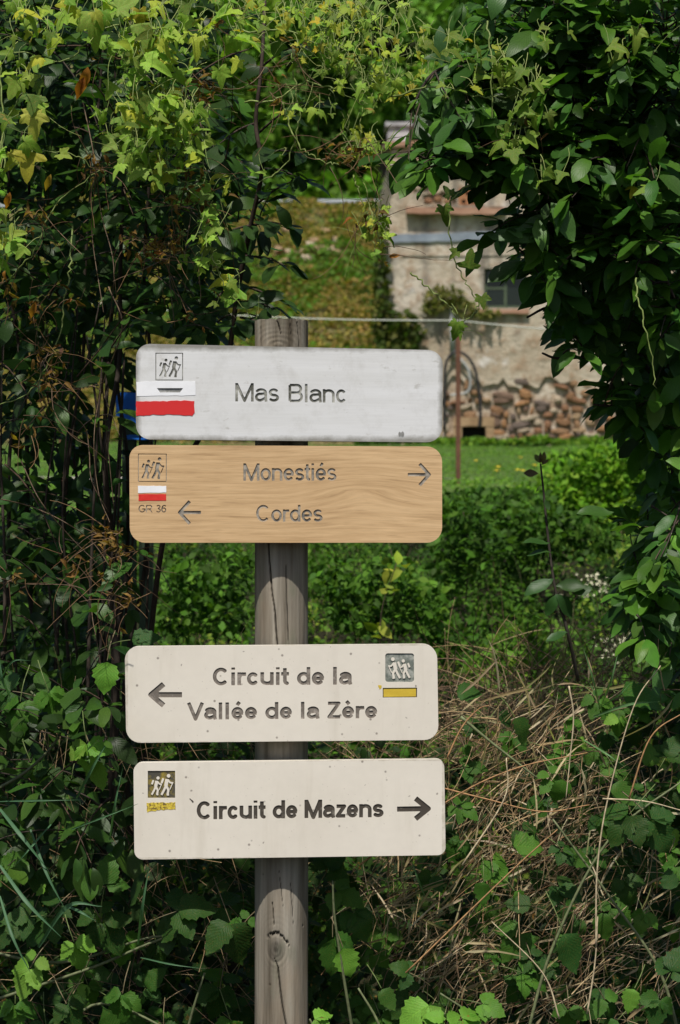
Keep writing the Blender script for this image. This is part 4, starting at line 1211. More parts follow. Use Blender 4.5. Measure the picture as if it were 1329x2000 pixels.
# bare pale stones and earth in the bank: small rocks
rk = empty('rock_outcrop', (P(600, 470, 42).x, 42, gz(-.6, 42)), 'pale stony patch in the grass of the bank', 'rocks')
for i in range(26):
    px0 = R.uniform(540, 660); py0 = R.uniform(430, 520)
    yy = float(np.interp(py0, [400, 680], [45.5, 38.5])); xx = P(px0, py0, yy).x
    o = bpy.data.objects.new('rock', [m_ for k_, m_ in stone_meshes.items() if k_[1] in (2, 6)][i % 4]); COL.objects.link(o); o.parent = rk
    o.location = Vector((xx, yy, gz(xx, yy) + .12)) - rk.location; o.scale = (R.uniform(.15, .4), .2, R.uniform(.08, .2)); o.rotation_euler = (R.uniform(-.5, .5), 0, R.uniform(0, 3))
# dandelions in the meadow
pmat('yellow_petal', lambda k: (k.base((.75, .55, .03)).rough(.6),))
FL = ['farthest yellow dandelion, in the grass near the wall foot', 'yellow dandelion on the path edge nearest the upright shoot', 'yellow dandelion on the path edge closer to the rusty post', 'yellow dandelion below the path beside the shoot', 'lowest yellow dandelion, in front of the path', 'yellow dandelion close to the rusty post in the upper meadow', 'yellow dandelion at the edge of the bright bush']
for i, (x, y, dd_) in enumerate([(1017, 903, 25), (1022, 937, 19.4), (971, 941, 19), (1011, 951, 17.6), (973, 957, 17.2), (930, 915, 22), (1045, 925, 21)]):
    p = P(x, y, dd_); p.z = gz(p.x, dd_) + .1
    fl = empty('meadow_flower', (p.x, dd_, p.z - .1), FL[i], 'flower', 'yellow dandelions in the meadow')
    v = [(0, 0, .11)]; 
    for j in range(8): a = j*math.pi/4; v.append((.028*math.cos(a), .028*math.sin(a), .10 + .01*(j % 2)))
    o = bpy.data.objects.new('flower_head', mesh('flower_head', v, [(0, 1+j, 1+(j+1) % 8) for j in range(8)], [M['yellow_petal']])); COL.objects.link(o); o.parent = fl
    v, f = tube_geo([(0, 0, -.02), (.004, 0, .1)], .003, 4); o = bpy.data.objects.new('stalk', mesh('stalk', v, f, [M['stem']], col=np.tile((.08, .16, .04), (len(v), 1)))); COL.objects.link(o); o.parent = fl

# ------------------------------------------------------------------ trees beyond the bank
def tree(name, label, x, y, h, rad, cols, seed, nleaf=7000, leaf=.22, base=None, cat='tree', group=None, crown_lo=.18):
    rr = np.random.default_rng(seed); z0 = gz(x, y)
    t = empty(name, (x, y, z0), label, cat, group)
    lean = rr.uniform(-.3, .3)
    tp = spline([(x, y, z0 - .3), (x + lean*.3, y, z0 + h*.3), (x + lean, y + .1, z0 + h*.62), (x + lean*1.2, y, z0 + h*.9)], 5)
    n = len(tp); v, f = tube_geo(tp, [h*.022*(1 - .8*i/n) for i in range(n)], 7)
    put('trunk', mesh('trunk', v, f, [M['bark']], True, col=np.tile((.07, .055, .04), (len(v), 1))), t)
    for i in range(6):
        a = rr.uniform(0, 6.28); s = tp[int(n*.4) + i % 5 if n*.4 + i % 5 < n else n-1]; L = rad*.8
        bp_ = spline([s, s + Vector((math.cos(a)*L*.5, math.sin(a)*L*.5, L*.35)), s + Vector((math.cos(a)*L, math.sin(a)*L, L*.5))], 4)
        v, f = tube_geo(bp_, [h*.009*(1 - .7*j/len(bp_)) for j in range(len(bp_))], 5)
        put('branch', mesh('branch', v, f, [M['bark']], True, col=np.tile((.07, .055, .04), (len(v), 1))), t)
    nc = 46; P_ = []; N_ = []; C_ = []
    lo = z0 + h*crown_lo; cz = (lo + z0 + h)/2; hz = (z0 + h - lo)/2
    for i in range(nc):
        u = rr.normal(0, 1, 3); u /= np.linalg.norm(u); q = rr.uniform(.55, 1.0)
        c = np.array([x + u[0]*rad*q, y + u[1]*rad*q, cz + u[2]*hz*q]); cr = rad*rr.uniform(.22, .42)
        k = nleaf//nc; w = rr.normal(0, 1, (k, 3)); w /= np.linalg.norm(w, axis=1, keepdims=True)
        P_.append(c + w*cr*np.array([1, 1, .7])*rr.uniform(.55, 1.05, (k, 1))); N_.append(w + np.array([0, -.2, .5]))
        C_.append(jitter(cols[i % len(cols)], k, .3, .1)*rr.uniform(.75, 1.25))
    P_ = np.concatenate(P_); N_ = np.concatenate(N_); C_ = np.concatenate(C_)
    D_ = rr.normal(0, 1, P_.shape); D_[:, 2] -= .3
    v, f, u, cc = joined('far', P_, D_, N_, leaf*rr.uniform(.6, 1.4, len(P_)), C_)
    tag(put('crown', mesh('crown', v, f, [M['far_leaf']], True, uv=u, col=cc), t), kind='stuff')
G1 = [(.10, .22, .035), (.13, .28, .05), (.08, .17, .03)]; G2 = [(.16, .30, .045), (.20, .34, .055), (.12, .23, .035)]; G3 = [(.065, .15, .035), (.09, .20, .04)]
for i, (x, y, h, r_, cs, lab) in enumerate([
        (-6.8, 50, 9, 2.9, G3, 'dark tree beyond the guardrail, mostly behind the left hedge'),
        (-3.6, 49.5, 7.5, 2.4, G1, 'round-crowned tree standing right behind the guardrail'),
        (-1.2, 51.5, 11, 2.7, G2, 'lighter green tree rising above the guardrail in the gap'),
        (1.0, 49.5, 7, 2.2, G3, 'dark bushy tree close behind the chimney'),
        (2.6, 53, 12, 3.2, G1, 'tall mid-green tree behind the plastered building'),
        (6.6, 52, 10, 3.2, G3, 'dark tree behind the building, covered by the leafy branch'),
        (-4.6, 57, 15, 3.6, G1, 'tall tree in the second row, behind the round-crowned one'),
        (-.4, 60, 18, 4.2, G3, 'tallest dark tree in the second row above the gap'),
        (4.2, 61, 18, 4.4, G2, 'tall light green tree in the second row above the roof'),
        (-9.6, 60, 16, 4, G3, 'tall dark tree in the second row behind the hedge')]):
    tree('broadleaf_tree', lab, x, y, h, r_, cs, 50 + i, 9000, .23, group='trees beyond the bank', crown_lo=.02)
tag(scatter_leaves('woodland_undergrowth', 'undergrowth of the wood', 16000, (-14, 12), (47.5, 62), .34, G1 + G3, kind='far', mat='far_leaf', hum=1.0, px_clip=False))

# creeper at the corner of the building and weeds on its wall
def cloud_plant(name, label, cat, blobs, d, size, cols, n, seed, kind='small', mat='small_leaf', depth=.25, leafname='leaf', limit=0, stem=None):
    rr = np.random.default_rng(seed); tot = sum(b[2]*b[3] for b in blobs)
    root = P(blobs[0][0], blobs[0][1], d)
    t = empty(name, (root.x, root.y, root.z), label, cat)
    lv = Leaves()
    for bx, by, rx, ry in blobs:
        k = int(n*rx*ry/tot)
        a = rr.uniform(0, 2*np.pi, k); q = np.sqrt(rr.uniform(0, 1, k))
        for i in range(k):
            p = P(bx + math.cos(a[i])*rx*q[i], by + math.sin(a[i])*ry*q[i], d + rr.uniform(-depth, depth))
            lv.add(p, rr.normal(0, 1, 3) + np.array([0, 0, .2]), rr.normal(0, .5, 3) + np.array([0, -.4, .7]), size*rr.uniform(.6, 1.4), jitter(cols[i % len(cols)], 1, .3, .1)[0])
    leaf_objects(leafname, kind, M[mat], lv, t, limit, guard=False)
    if stem:
        stems('stem', [(spline([P(x, y, dz) for x, y, dz in st], 5), r0, r0*.5) for st, r0 in stem], M['bark'], t, (.08, .06, .04), 5)
    return t
cloud_plant('climbing_ivy', 'dark ivy climbing the corner where building and bank meet', 'ivy', [(750, 640, 20, 60), (745, 560, 12, 70), (748, 480, 8, 40), (790, 650, 35, 40), (762, 690, 25, 30)], 34.75, .11, [(.04, .07, .02), (.06, .09, .03), (.10, .11, .04)], 1300, 3, depth=.12, stem=[([(752, 850, 34.9), (748, 700, 34.85), (750, 560, 34.85), (748, 470, 34.85)], .02)])
cloud_plant('wall_weed', 'greyish weed tuft growing out of the plaster below the window', 'plant', [(868, 578, 40, 20), (905, 600, 26, 16), (845, 600, 26, 14), (950, 612, 30, 8)], 34.85, .07, [(.12, .14, .05), (.08, .11, .03), (.18, .17, .08)], 700, 4, depth=.10, stem=[([(880, 606, 34.95), (872, 590, 34.85), (862, 570, 34.8)], .012)])
cloud_plant('meadow_bush', 'bright green leafy bush where the meadow meets the dark shrub', 'bush', [(1085, 965, 80, 30), (1140, 915, 80, 35), (1190, 950, 90, 80), (1250, 910, 80, 50), (1110, 1010, 120, 50)], 12.2, .042, [(.09, .21, .022), (.12, .27, .03), (.055, .14, .018), (.15, .29, .035)], 5200, 5, depth=.35, limit=120, stem=[([(1150, 1120, 12.3), (1140, 1000, 12.3), (1120, 920, 12.2)], .012), ([(1160, 1120, 12.3), (1190, 990, 12.2), (1230, 900, 12.2)], .012)])
W1 = [(.036, .095, .016), (.058, .140, .024), (.025, .065, .012)]; W2 = [(.08, .18, .03), (.055, .125, .02), (.12, .22, .04)]
for (lab, blobs, d, size, cs, n_, sd_, st_) in (
        ('dark weed clump rising beside the end of the oak board', [(905, 1010, 40, 40), (940, 1060, 60, 45), (890, 1090, 50, 50)], 9.2, .042, W1, 700, 61, [([(910, 1180, 9.2), (915, 1080, 9.2), (905, 1000, 9.1)], .004)]),
        ('shaded weed bank under the bright meadow bush', [(990, 1010, 70, 30), (1060, 1030, 80, 35), (1130, 1050, 80, 45), (1010, 1070, 60, 30)], 9.8, .04, W1, 1300, 62, [([(1050, 1180, 9.8), (1050, 1080, 9.8), (1040, 1010, 9.7)], .004)]),
        ('feathery light green weeds in front of the blossom sprays', [(1010, 1270, 60, 45), (1060, 1300, 60, 40), (960, 1300, 50, 35), (1035, 1230, 30, 40)], 7.0, .026, W2, 1100, 63, [([(1010, 1400, 7), (1012, 1300, 7), (1020, 1225, 6.95)], .003), ([(1060, 1400, 7), (1062, 1330, 7), (1058, 1255, 6.95)], .003)]),
        ('mixed leafy weeds filling the slope just above the cream board corner', [(760, 1130, 60, 50), (700, 1190, 60, 50), (820, 1190, 60, 50), (870, 1250, 40, 40), (650, 1130, 40, 40)], 7.9, .034, W1 + W2[:1], 1500, 64, [([(770, 1330, 7.9), (768, 1200, 7.9), (775, 1085, 7.85)], .003), ([(700, 1330, 7.9), (690, 1220, 7.9), (640, 1100, 7.85)], .003)]),
        ('leafy weeds seen between the post and the dark hedge', [(370, 1140, 50, 50), (430, 1190, 50, 50), (460, 1110, 35, 35), (340, 1210, 40, 40)], 7.7, .036, W1 + W2[:1], 1000, 65, [([(420, 1330, 7.7), (425, 1200, 7.7), (450, 1085, 7.65)], .003)]),
        ('pale-leaved weed with yellowing leaves behind the post', [(770, 1110, 26, 16), (742, 1230, 16, 22), (757, 1150, 18, 18)], 7.2, .045, [(.26, .30, .07), (.18, .28, .05)], 26, 66, [([(745, 1330, 7.2), (745, 1200, 7.2), (775, 1100, 7.15)], .003)]),
        ('low dark weeds along the edge of the meadow', [(900, 975, 40, 14), (980, 968, 60, 12), (1040, 985, 50, 20), (880, 1000, 30, 20)], 11.3, .04, W1, 700, 67, [([(950, 1020, 11.3), (952, 990, 11.3), (955, 962, 11.2)], .004)])):
    cloud_plant('weed_clump', lab, 'weeds', blobs, d, size, cs, n_, sd_, depth=.22, limit=60, stem=st_)
# two sprays of white blossom
pmat('white_petal', lambda k: (k.base((.50, .49, .33)).rough(.8),))
for (bx, by, n_, lab) in ((1145, 1140, 55, 'spray of small creamy white blossom in the scrub, upper one'), (1185, 1262, 40, 'spray of small creamy white blossom near the grass stems, lower one')):
    d = 7.6; root = P(bx + 20, by + 60, d)
    t = empty('white_blossom', tuple(root), lab, 'flowers')
    stems('stalk', [(spline([root, P(bx + 12, by + 25, d), P(bx, by, d)], 4), .003, .0015), (spline([root, P(bx + 30, by + 20, d), P(bx + 40, by + 2, d)], 4), .003, .0015)], M['stem'], t, (.08, .14, .04), 4)
    v0 = [(0, 0, .0)] + [(math.cos(a*math.pi/5)*(1 if a % 2 else .35), math.sin(a*math.pi/5)*(1 if a % 2 else .35), .3 if a % 2 else .1) for a in range(10)]
    me = mesh('blossom', np.array(v0)*.008, [(0, 1+j, 1+(j+1) % 10) for j in range(10)], [M['white_petal']])
    for i in range(n_):
        o = bpy.data.objects.new('blossom', me); COL.objects.link(o); o.parent = t
        g1, g2 = R.normal(0, 1, 2); p = P(bx + 12 + g1*24, by + g2*11 - g1*3, d + R.uniform(-.06, .06))
        o.location = p - t.location; o.rotation_euler = (1.3 + R.normal()*.5, R.normal()*.4, R.normal()*.6); o.scale = [R.uniform(.7, 1.2)]*3

# ------------------------------------------------------------------ the dark hedge on the near side, at the signpost's back and flank
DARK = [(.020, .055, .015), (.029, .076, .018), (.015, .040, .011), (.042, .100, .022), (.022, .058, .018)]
HEDGE = [(-160, -160), (490, -160), (490, 60), (480, 200), (520, 300), (560, 390), (545, 430), (500, 470), (480, 560), (505, 600), (470, 665), (330, 668),
         (268, 690), (250, 760), (248, 860), (252, 1060), (300, 1090), (310, 1160), (262, 1262), (244, 1300), (246, 1460), (258, 1500), (262, 1690), (330, 1720), (400, 1800), (350, 2060), (-160, 2060)]
hedge = empty('hedge_shrub', (-1.2, 5.0, 0), 'dense dark green hedge shrub with oval leaves beside the whitewashed board', 'shrub')
lv = Leaves(); tw = []
n = 0
while n < 330:
    px = random.uniform(-120, 560); py = random.uniform(-140, 1650); d = (4.52 if py < 640 else 4.34) + 1.2*random.random()**1.3
    if not inpoly(np.array([px]), np.array([py]), HEDGE)[0]: continue
    if px > 470 and py > 560: continue
    if 205 < px < 300 and 730 < py < 880: continue
    s = P(px, py, d)
    out = Vector((random.uniform(-.5, 1.0) + (px - 200)/900, -random.uniform(.1, 1.0), random.uniform(-.35, .7)))
    t = droopy(s, out, random.uniform(.14, .30), 5, .5)
    e = t[-1]; ex, ey = to_px(np.array(e))
    if not inpoly(np.array([ex]), np.array([ey]), HEDGE)[0]: continue
    if 640 < py < 1330 and random.random() < .5: n += 1; continue
    sparse = .5 if py > 620 else 1
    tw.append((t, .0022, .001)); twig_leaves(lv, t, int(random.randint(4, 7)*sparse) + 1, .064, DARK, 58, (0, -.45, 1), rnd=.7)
    n += 1
# the deeper body of the hedge, leaf behind leaf
def ragged(px, py, poly, amp=60):
    a = np.array([px + amp*(fbm(np.array([px/70.]), np.array([py/70.]), 61)[0] - .47)*2.2]); b = np.array([py + amp*(fbm(np.array([px/60.]), np.array([py/60.]), 71)[0] - .47)*2.2])
    return bool(inpoly(a, b, poly)[0])
def body(lv, poly, n, d0, d1, size, cols, bbox, thin=None):
    k = 0; tries = 0
    while k < n and tries < n*8:
        tries += 1
        px = random.uniform(bbox[0], bbox[2]); py = random.uniform(bbox[1], bbox[3])
        if not ragged(px, py, poly): continue
        if thin and random.random() < thin(px, py): continue
        d = random.uniform(d0, d1)
        p = P(px, py, d)
        lv.add(p, (random.uniform(-1, 1), random.uniform(-1, .4), random.uniform(-.9, .4)), (random.uniform(-.7, .7), -.5 + random.uniform(-.7, .7), 1), size*random.uniform(.6, 1.2), jitter(random.choice(cols), 1, .3)[0], -3)
        k += 1
gapn = lambda px, py: 1 if (188 < px < 300 and 735 < py < 880) else .82 if (vnoise(np.array([px/70.]), np.array([py/70.]), 5)[0] > .62 and py > 640) else 0
HB = [(-160, -160), (440, -160), (420, 200), (450, 330), (430, 640), (300, 672), (235, 760), (225, 860), (225, 1400), (262, 1500), (300, 2060), (-160, 2060)]
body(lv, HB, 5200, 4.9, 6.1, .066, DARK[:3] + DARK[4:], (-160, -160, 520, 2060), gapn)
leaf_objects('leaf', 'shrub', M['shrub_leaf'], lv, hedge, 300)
strands('twig', tw, M['bark'], hedge, [(.05, .04, .03), (.07, .045, .03)], 4)
st = []
for px in (20, 62, 105, 140, 168, 182, 205, 214, 236, 262, -60):
    d = random.uniform(4.7, 5.7); lean = random.uniform(-30, 60)
    st.append((spline([P(px + lean*.0, 1750, d), P(px + random.uniform(-30, 30), 1350, d), P(px + random.uniform(-25, 25), 1120, d + .05), P(px + lean*.4 + random.uniform(-30, 20), 900, d - .05), P(px + lean*.5 + random.uniform(-25, 25), 700, d + .04), P(px + lean*.7 + random.uniform(-20, 20), 500, d), P(px + lean + 20, 60, d - .1), P(px + lean + 30, -200, d)], 6), random.uniform(.004, .010), .003))
for i in range(16):
    px = random.uniform(-40, 300); d = random.uniform(4.45, 5.4)
    st.append((spline([P(px, random.uniform(1250, 1700), d), P(px + random.uniform(-40, 40), 1000, d), P(px + random.uniform(-60, 60), random.uniform(560, 800), d)], 6), random.uniform(.0025, .005), .0015))
stems('stem', st, M['bark'], hedge, (.045, .034, .026), 6)

# young tree branch in front of the bank, narrow leaves
sap = empty('sapling', tuple(P(270, 2150, 5.2)), 'slim dark-stemmed sapling leaning towards the bank above the post', 'sapling')
lv = Leaves()
main = spline([P(270, 2400, 5.2), P(275, 1700, 5.15), P(290, 1300, 5.1), P(335, 980, 4.95), P(430, 770, 4.8), P(466, 560, 4.7), P(490, 440, 4.65), P(512, 330, 4.6), P(500, 240, 4.6), P(512, 120, 4.6), P(520, -60, 4.65)], 7)
stems('stem', [(main, .0075, .0035)], M['bark'], sap, (.05, .035, .028), 7)
br = []
for (x0, y0, x1, y1, k, up) in ((466, 560, 540, 585, 5, .2), (468, 590, 528, 600, 5, 0), (480, 500, 560, 520, 6, 0), (492, 440, 560, 440, 5, .1), (500, 400, 580, 350, 6, .3), (512, 330, 580, 345, 5, .1),
                           (510, 300, 590, 300, 5, 0), (470, 620, 540, 650, 5, 0), (466, 545, 410, 600, 6, 0), (490, 440, 420, 470, 6, 0), (505, 260, 590, 200, 5, 0), (500, 240, 430, 280, 6, 0), (512, 130, 580, 90, 5, 0)):
    t = spline([P(x0, y0, 4.66), P((x0+x1)/2, (y0+y1)/2 - 6, 4.6), P(x1, y1, 4.52)], 4); br.append((t, .003, .0012))
    twig_leaves(lv, t, k, .062, [(.020, .052, .018), (.026, .062, .02)], 48, (0.1, -.15, 1), rnd=.55)
for (x, y, dx, dy, L) in ((540, 400, .5, -.75, .058), (500, 575, .8, -.1, .06), (500, 590, .9, .35, .06)):
    lv.add(P(x, y, 4.5), (dx, -.1, dy), (.2, -1, .2), L, (.018, .045, .016), 3)
leaf_objects('leaf', 'shrub', M['shrub_leaf'], lv, sap, 160)
stems('branch', br, M['bark'], sap, (.05, .035, .028), 5)

# ------------------------------------------------------------------ the climbing vine with lobed leaves
VG = [(.14, .28, .06), (.19, .35, .08), (.12, .25, .05), (.25, .40, .09), (.075, .16, .035), (.32, .42, .08)]
VY = [(.36, .36, .05), (.30, .33, .06), (.42, .36, .04)]
def vine(name, label, strandlist, blobs, n, size, d, cols, seed, limit=300, ylw=.12, dd=.12, tend=1.0, specials=(), face=.6, back=.2):
    d += back
    rr = random.Random(seed); st0 = random.getstate(); random.seed(seed)
    root = P(*strandlist[0][0][:2], d)
    t = empty(name, tuple(root), label, 'vine'); lv = Leaves(); fine = []
    mains = []
    for pts in strandlist:
        sp = spline([P(q[0], q[1], (q[2] if len(q) > 2 else d) + back) for q in pts], 8)
        sp = [p + Vector((rr.uniform(-1, 1), rr.uniform(-1, 1), rr.uniform(-1, 1)))*.0035 for p in sp]
        mains.append((sp, .0019, .0010))
    tot = sum(b[2]*b[3]*(b[4] if len(b) > 4 else 1) for b in blobs)
    for b in blobs:
        k = max(1, int(n*b[2]*b[3]*(b[4] if len(b) > 4 else 1)/tot))
        for i in range(k):
            a = rr.uniform(0, 6.283); q = math.sqrt(rr.random())
            p = P(b[0] + math.cos(a)*b[2]*q, b[1] + math.sin(a)*b[3]*q, d + rr.uniform(-dd, dd))
            c = rr.choice(VY) if rr.random() < ylw else rr.choice(cols)
            c = jitter(c, 1, .22, .1)[0]
            dr = Vector((rr.uniform(-1, 1), rr.uniform(-.7, .2), rr.uniform(-1, .35))).normalized()
            nn = Vector((rr.uniform(-.8, .8), -face + rr.uniform(-.5, .4), rr.uniform(.2, 1.1)))
            L = size*rr.uniform(.45, 1.15)
            lv.add(p, dr, nn, L, c)
            st = p - dr*L*.1 + Vector((rr.uniform(-.02, .02), .012, rr.uniform(.01, .05)))
            fine.append((spline([st, (st + p)/2 + Vector((rr.uniform(-.006, .006), 0, .004)), p + dr*L*.1], 3), .0009, .0007))
        for i in range(int(k*.16*tend) + 1):
            a = rr.uniform(0, 6.283); p = P(b[0] + math.cos(a)*b[2]*.9, b[1] + math.sin(a)*b[3]*.9, d + rr.uniform(-dd, dd))
            fine.append((droopy(p, (rr.uniform(-1, 1), rr.uniform(-.4, .4), rr.uniform(-1, .8)), rr.uniform(.04, .12), 8, .9, .35), .0007, .0004))
        for i in range(int(k*.05*tend)):          # curled tendrils
            p = P(b[0] + rr.uniform(-1, 1)*b[2], b[1] + rr.uniform(-1, 1)*b[3], d - dd*rr.random()); r = rr.uniform(.004, .009); ph = rr.uniform(0, 6)
            pts = [p + Vector((math.cos(ph + j*.7)*r, j*.0012, math.sin(ph + j*.7)*r - j*.0022)) for j in range(18)]
            fine.append((pts, .0007, .0005))
    for (x, y, dx, dz, L, c) in specials:
        lv.add(P(x, y, d - .06), (dx, -.25, dz), (rr.uniform(-.2, .2), -1, .45), L, c, 5)
    leaf_objects('leaf', 'vine', M['vine_leaf'], lv, t, limit)
    stems('runner', mains, M['stem'], t, (.17, .22, .06), 6)
    if fine: strands('tendril', fine, M['stem'], t, [(.20, .26, .07), (.26, .30, .09), (.14, .19, .05)], 4)
    random.setstate(st0); return t
LG = (.20, .30, .07)
vine('climbing_vine', 'pale yellow-green vine with lobed leaves draped over the dark hedge',
     [[(420, -80, 4.2), (300, 20, 4.12), (200, 60, 4.1), (120, 120, 4.1), (20, 100, 4.1), (-60, 120, 4.15)],
      [(0, 120, 4.1), (5, 240, 4.08), (14, 330, 4.06), (60, 300, 4.05), (140, 300, 4.05), (190, 340, 4.08)],
      [(260, -80, 4.15), (262, 60, 4.08), (290, 130, 4.05), (320, 200, 4.02), (300, 280, 4.02), (330, 340, 4.03), (400, 380, 4.03), (410, 480, 4.04), (440, 560, 4.05), (492, 620, 4.06)],
      [(410, 200, 4.1), (402, 260, 4.05), (400, 350, 4.05)],
      [(145, 440, 4.15), (138, 520, 4.1), (128, 580, 4.1), (112, 670, 4.1), (60, 760, 4.12), (-20, 800, 4.15)],
      [(0, 560, 4.15), (60, 500, 4.1), (110, 400, 4.12), (200, 330, 4.12)]],
     [(180, 15, 80, 35), (310, 30, 80, 45), (60, 35, 80, 45, .8), (250, 80, 80, 35), (350, 110, 60, 50, .8), (285, 150, 60, 50, 1.2), (320, 210, 70, 50, 1.2), (255, 240, 60, 50, 1.2), (300, 285, 75, 60, 1.5), (350, 250, 60, 60),
      (40, 130, 70, 40, .6), (50, 225, 50, 40, .6), (30, 315, 45, 45, .8), (20, 460, 45, 60, .6), (400, 370, 45, 30, .8), (395, 470, 45, 50, 1.3), (420, 530, 40, 40, 1.1), (450, 580, 36, 30, .9),
      (485, 620, 18, 22, .8), (430, 90, 50, 40, .6), (-20, 380, 40, 60), (420, 20, 60, 40)],
     400, .058, 3.98, VG, 21, 300, .07, .12,
     specials=[(60, 290, -.1, -1, .085, (.30, .30, .05)), (65, 215, .1, -.9, .075, (.34, .38, .10)), (182, 20, .1, -.7, .085, (.20, .32, .09)), (275, 40, .2, -.9, .08, (.17, .29, .09)), (115, 300, .6, -.2, .045, LG), (70, 180, -.2, -.9, .065, (.08, .17, .05)),
               (285, 325, -.6, -.5, .06, (.20, .34, .10)), (245, 300, .3, -.7, .06, (.18, .32, .08)), (15, 460, .6, .1, .05, LG)])
vine('trailing_vine', 'wispy yellow-green vine with tendrils hanging in the gap above the post',
     [[(430, 20, 4.3), (470, 60, 4.25), (560, 60, 4.22), (640, 100, 4.22), (700, 140, 4.22), (780, 180, 4.2), (860, 160, 4.2), (920, 180, 4.2)],
      [(480, 200, 4.2), (540, 195, 4.2), (600, 160, 4.2), (660, 170, 4.2), (700, 90, 4.2), (690, -60, 4.25)],
      [(552, 200, 4.2), (565, 240, 4.2), (590, 290, 4.2), (620, 310, 4.2), (660, 320, 4.2), (700, 300, 4.2), (740, 290, 4.2)],
      [(570, 100, 4.2), (580, 180, 4.2), (585, 240, 4.2), (558, 320, 4.2), (500, 360, 4.2)],
      [(735, 290, 4.2), (738, 350, 4.18), (734, 420, 4.16), (745, 480, 4.15)], [(690, 340, 4.2), (700, 370, 4.2), (712, 410, 4.2)]],
     [(520, 40, 60, 50, .6), (600, 40, 70, 40, .8), (680, 60, 70, 60, .9), (620, 110, 80, 40, .6), (700, 130, 70, 50, .9), (760, 180, 60, 40, .9), (800, 110, 60, 60, .6), (580, 200, 50, 40, .3), (700, 280, 45, 40, 1.0), (735, 300, 40, 40, .9), (730, 440, 30, 50, 1.3), (560, 310, 14, 24, .5), (650, 20, 90, 30), (760, 40, 60, 40, .6), (510, 345, 14, 12, .4), (645, 220, 40, 50, .25)],
     330, .036, 4.2, VG + [(.24, .38, .06)], 22, 300, .12, .12, tend=1.8)
vine('upper_vine', 'bright green vine runners laced through the top of the leafy branch',
     [[(760, 190, 4.1), (860, 170, 4.02), (950, 190, 4.0), (1040, 180, 4.0), (1090, 160, 4.0)],
      [(950, 40, 4.0), (960, 110, 3.98), (965, 240, 3.98), (1000, 300, 3.98), (1060, 340, 3.98)],
      [(1240, 540, 4.0), (1250, 600, 3.98), (1270, 680, 3.98), (1280, 760, 3.98)]],
     [(940, 110, 60, 40), (1010, 150, 50, 50, 1.3), (1030, 200, 50, 50), (980, 260, 50, 30), (1000, 300, 50, 30, .8), (1070, 350, 40, 30, .6), (860, 60, 50, 40, .6), (1080, 40, 60, 40, .4), (905, 170, 50, 30, .7), (1225, 110, 50, 60, .3), (1270, 350, 40, 40, .25)],
     90, .050, 4.0, [(.10, .20, .04), (.14, .25, .05), (.08, .16, .035)], 23, 90, .07, .08)
vine('hanging_tendril', 'two thin vine tips with small dark lobed leaves dangling across the cream facade',
     [[(960, 350, 4.0), (885, 385, 3.98), (878, 450, 3.97), (890, 510, 3.97), (915, 560, 3.97), (935, 590, 3.97)], [(800, 530, 3.97), (835, 560, 3.97), (870, 590, 3.97), (893, 620, 3.97)],
      [(935, 590, 3.97), (925, 615, 3.97), (900, 632, 3.97)]],
     [(893, 640, 8, 12, 1)], 3, .028, 3.97, [(.06, .15, .025)], 24, 40, 0, .02, tend=1,
     specials=[(866, 400, .1, -1, .045, (.05, .13, .02)), (882, 385, -.4, .6, .035, (.05, .12, .05)), (800, 520, .6, -.6, .040, (.07, .17, .03)), (835, 560, -.7, -.4, .05, (.06, .15, .02)), (868, 590, .6, -.3, .045, (.06, .15, .02)), (895, 625, -.3, -.8, .045, (.08, .19, .03)),
               (915, 530, .1, .9, .055, (.05, .13, .02)), (940, 575, .2, -.9, .045, (.05, .12, .02)), (895, 490, -.6, -.5, .03, (.05, .12, .02)), (880, 500, -.8, -.6, .05, (.045, .11, .02)), (796, 515, -.8, .3, .022, (.05, .12, .02))])

# withered brown vine and seed husks hanging in the hedge
BR = [(.11, .06, .028), (.15, .085, .04), (.08, .045, .022), (.20, .12, .055)]
wv = empty('withered_vine', tuple(P(200, 700, 4.2)), 'withered reddish-brown vine with curled husks tangled in the hedge', 'vine')
lv = Leaves(); fine = []
for (x, y, k) in ((185, 325, 26), (70, 420, 14), (340, 475, 26), (300, 500, 30), (400, 180, 26), (370, 330, 14), (350, 390, 18), (270, 470, 20), (410, 410, 12), (95, 700, 26), (100, 750, 20), (200, 1040, 26), (240, 1065, 20), (265, 1140, 22), (290, 1075, 14), (200, 1130, 12), (55, 840, 10), (35, 1135, 10), (575, 100, 8), (520, 150, 8),
                  (545, 190, 5), (360, 620, 14), (700, 300, 14), (680, 290, 10), (715, 430, 12), (745, 500, 6), (655, 300, 8), (175, 130, 5), (15, 560, 10), (70, 600, 10), (130, 590, 8), (430, 40, 10), (1050, 245, 3), (250, 1180, 16), (140, 1100, 10)):
    for i in range(int(k*.9)):
        p = P(x + random.gauss(0, 15), y + random.gauss(0, 17), 4.18 + random.uniform(-.06, .14))
        lv.add(p, (random.uniform(-1, 1), random.uniform(-.5, .5), random.uniform(-1, .6)), (random.uniform(-1, 1), -.6, random.uniform(-.5, 1)), random.uniform(.008, .022), jitter(random.choice(BR), 1, .3)[0])
    for i in range(int(k*.4) + 2):
        fine.append((droopy(P(x + random.gauss(0, 14), y + random.gauss(0, 14), 4.2 + random.uniform(-.05, .12)), (random.uniform(-1, 1), random.uniform(-.3, .3), random.uniform(-1, .5)), random.uniform(.05, .16), 7, .5, .5), .0009, .0005))
for (x, y, L, c) in ((172, 130, .045, (.30, .12, .03)), (165, 150, .04, (.22, .07, .02)), (70, 590, .03, (.24, .10, .03)), (100, 340, .03, (.3, .2, .05)), (20, 375, .03, (.3, .16, .03)), (735, 440, .03, (.3, .14, .04))):
    lv.add(P(x, y, 4.05), (random.uniform(-.3, .3), 0, -1), (0, -1, .3), L, c, 4)
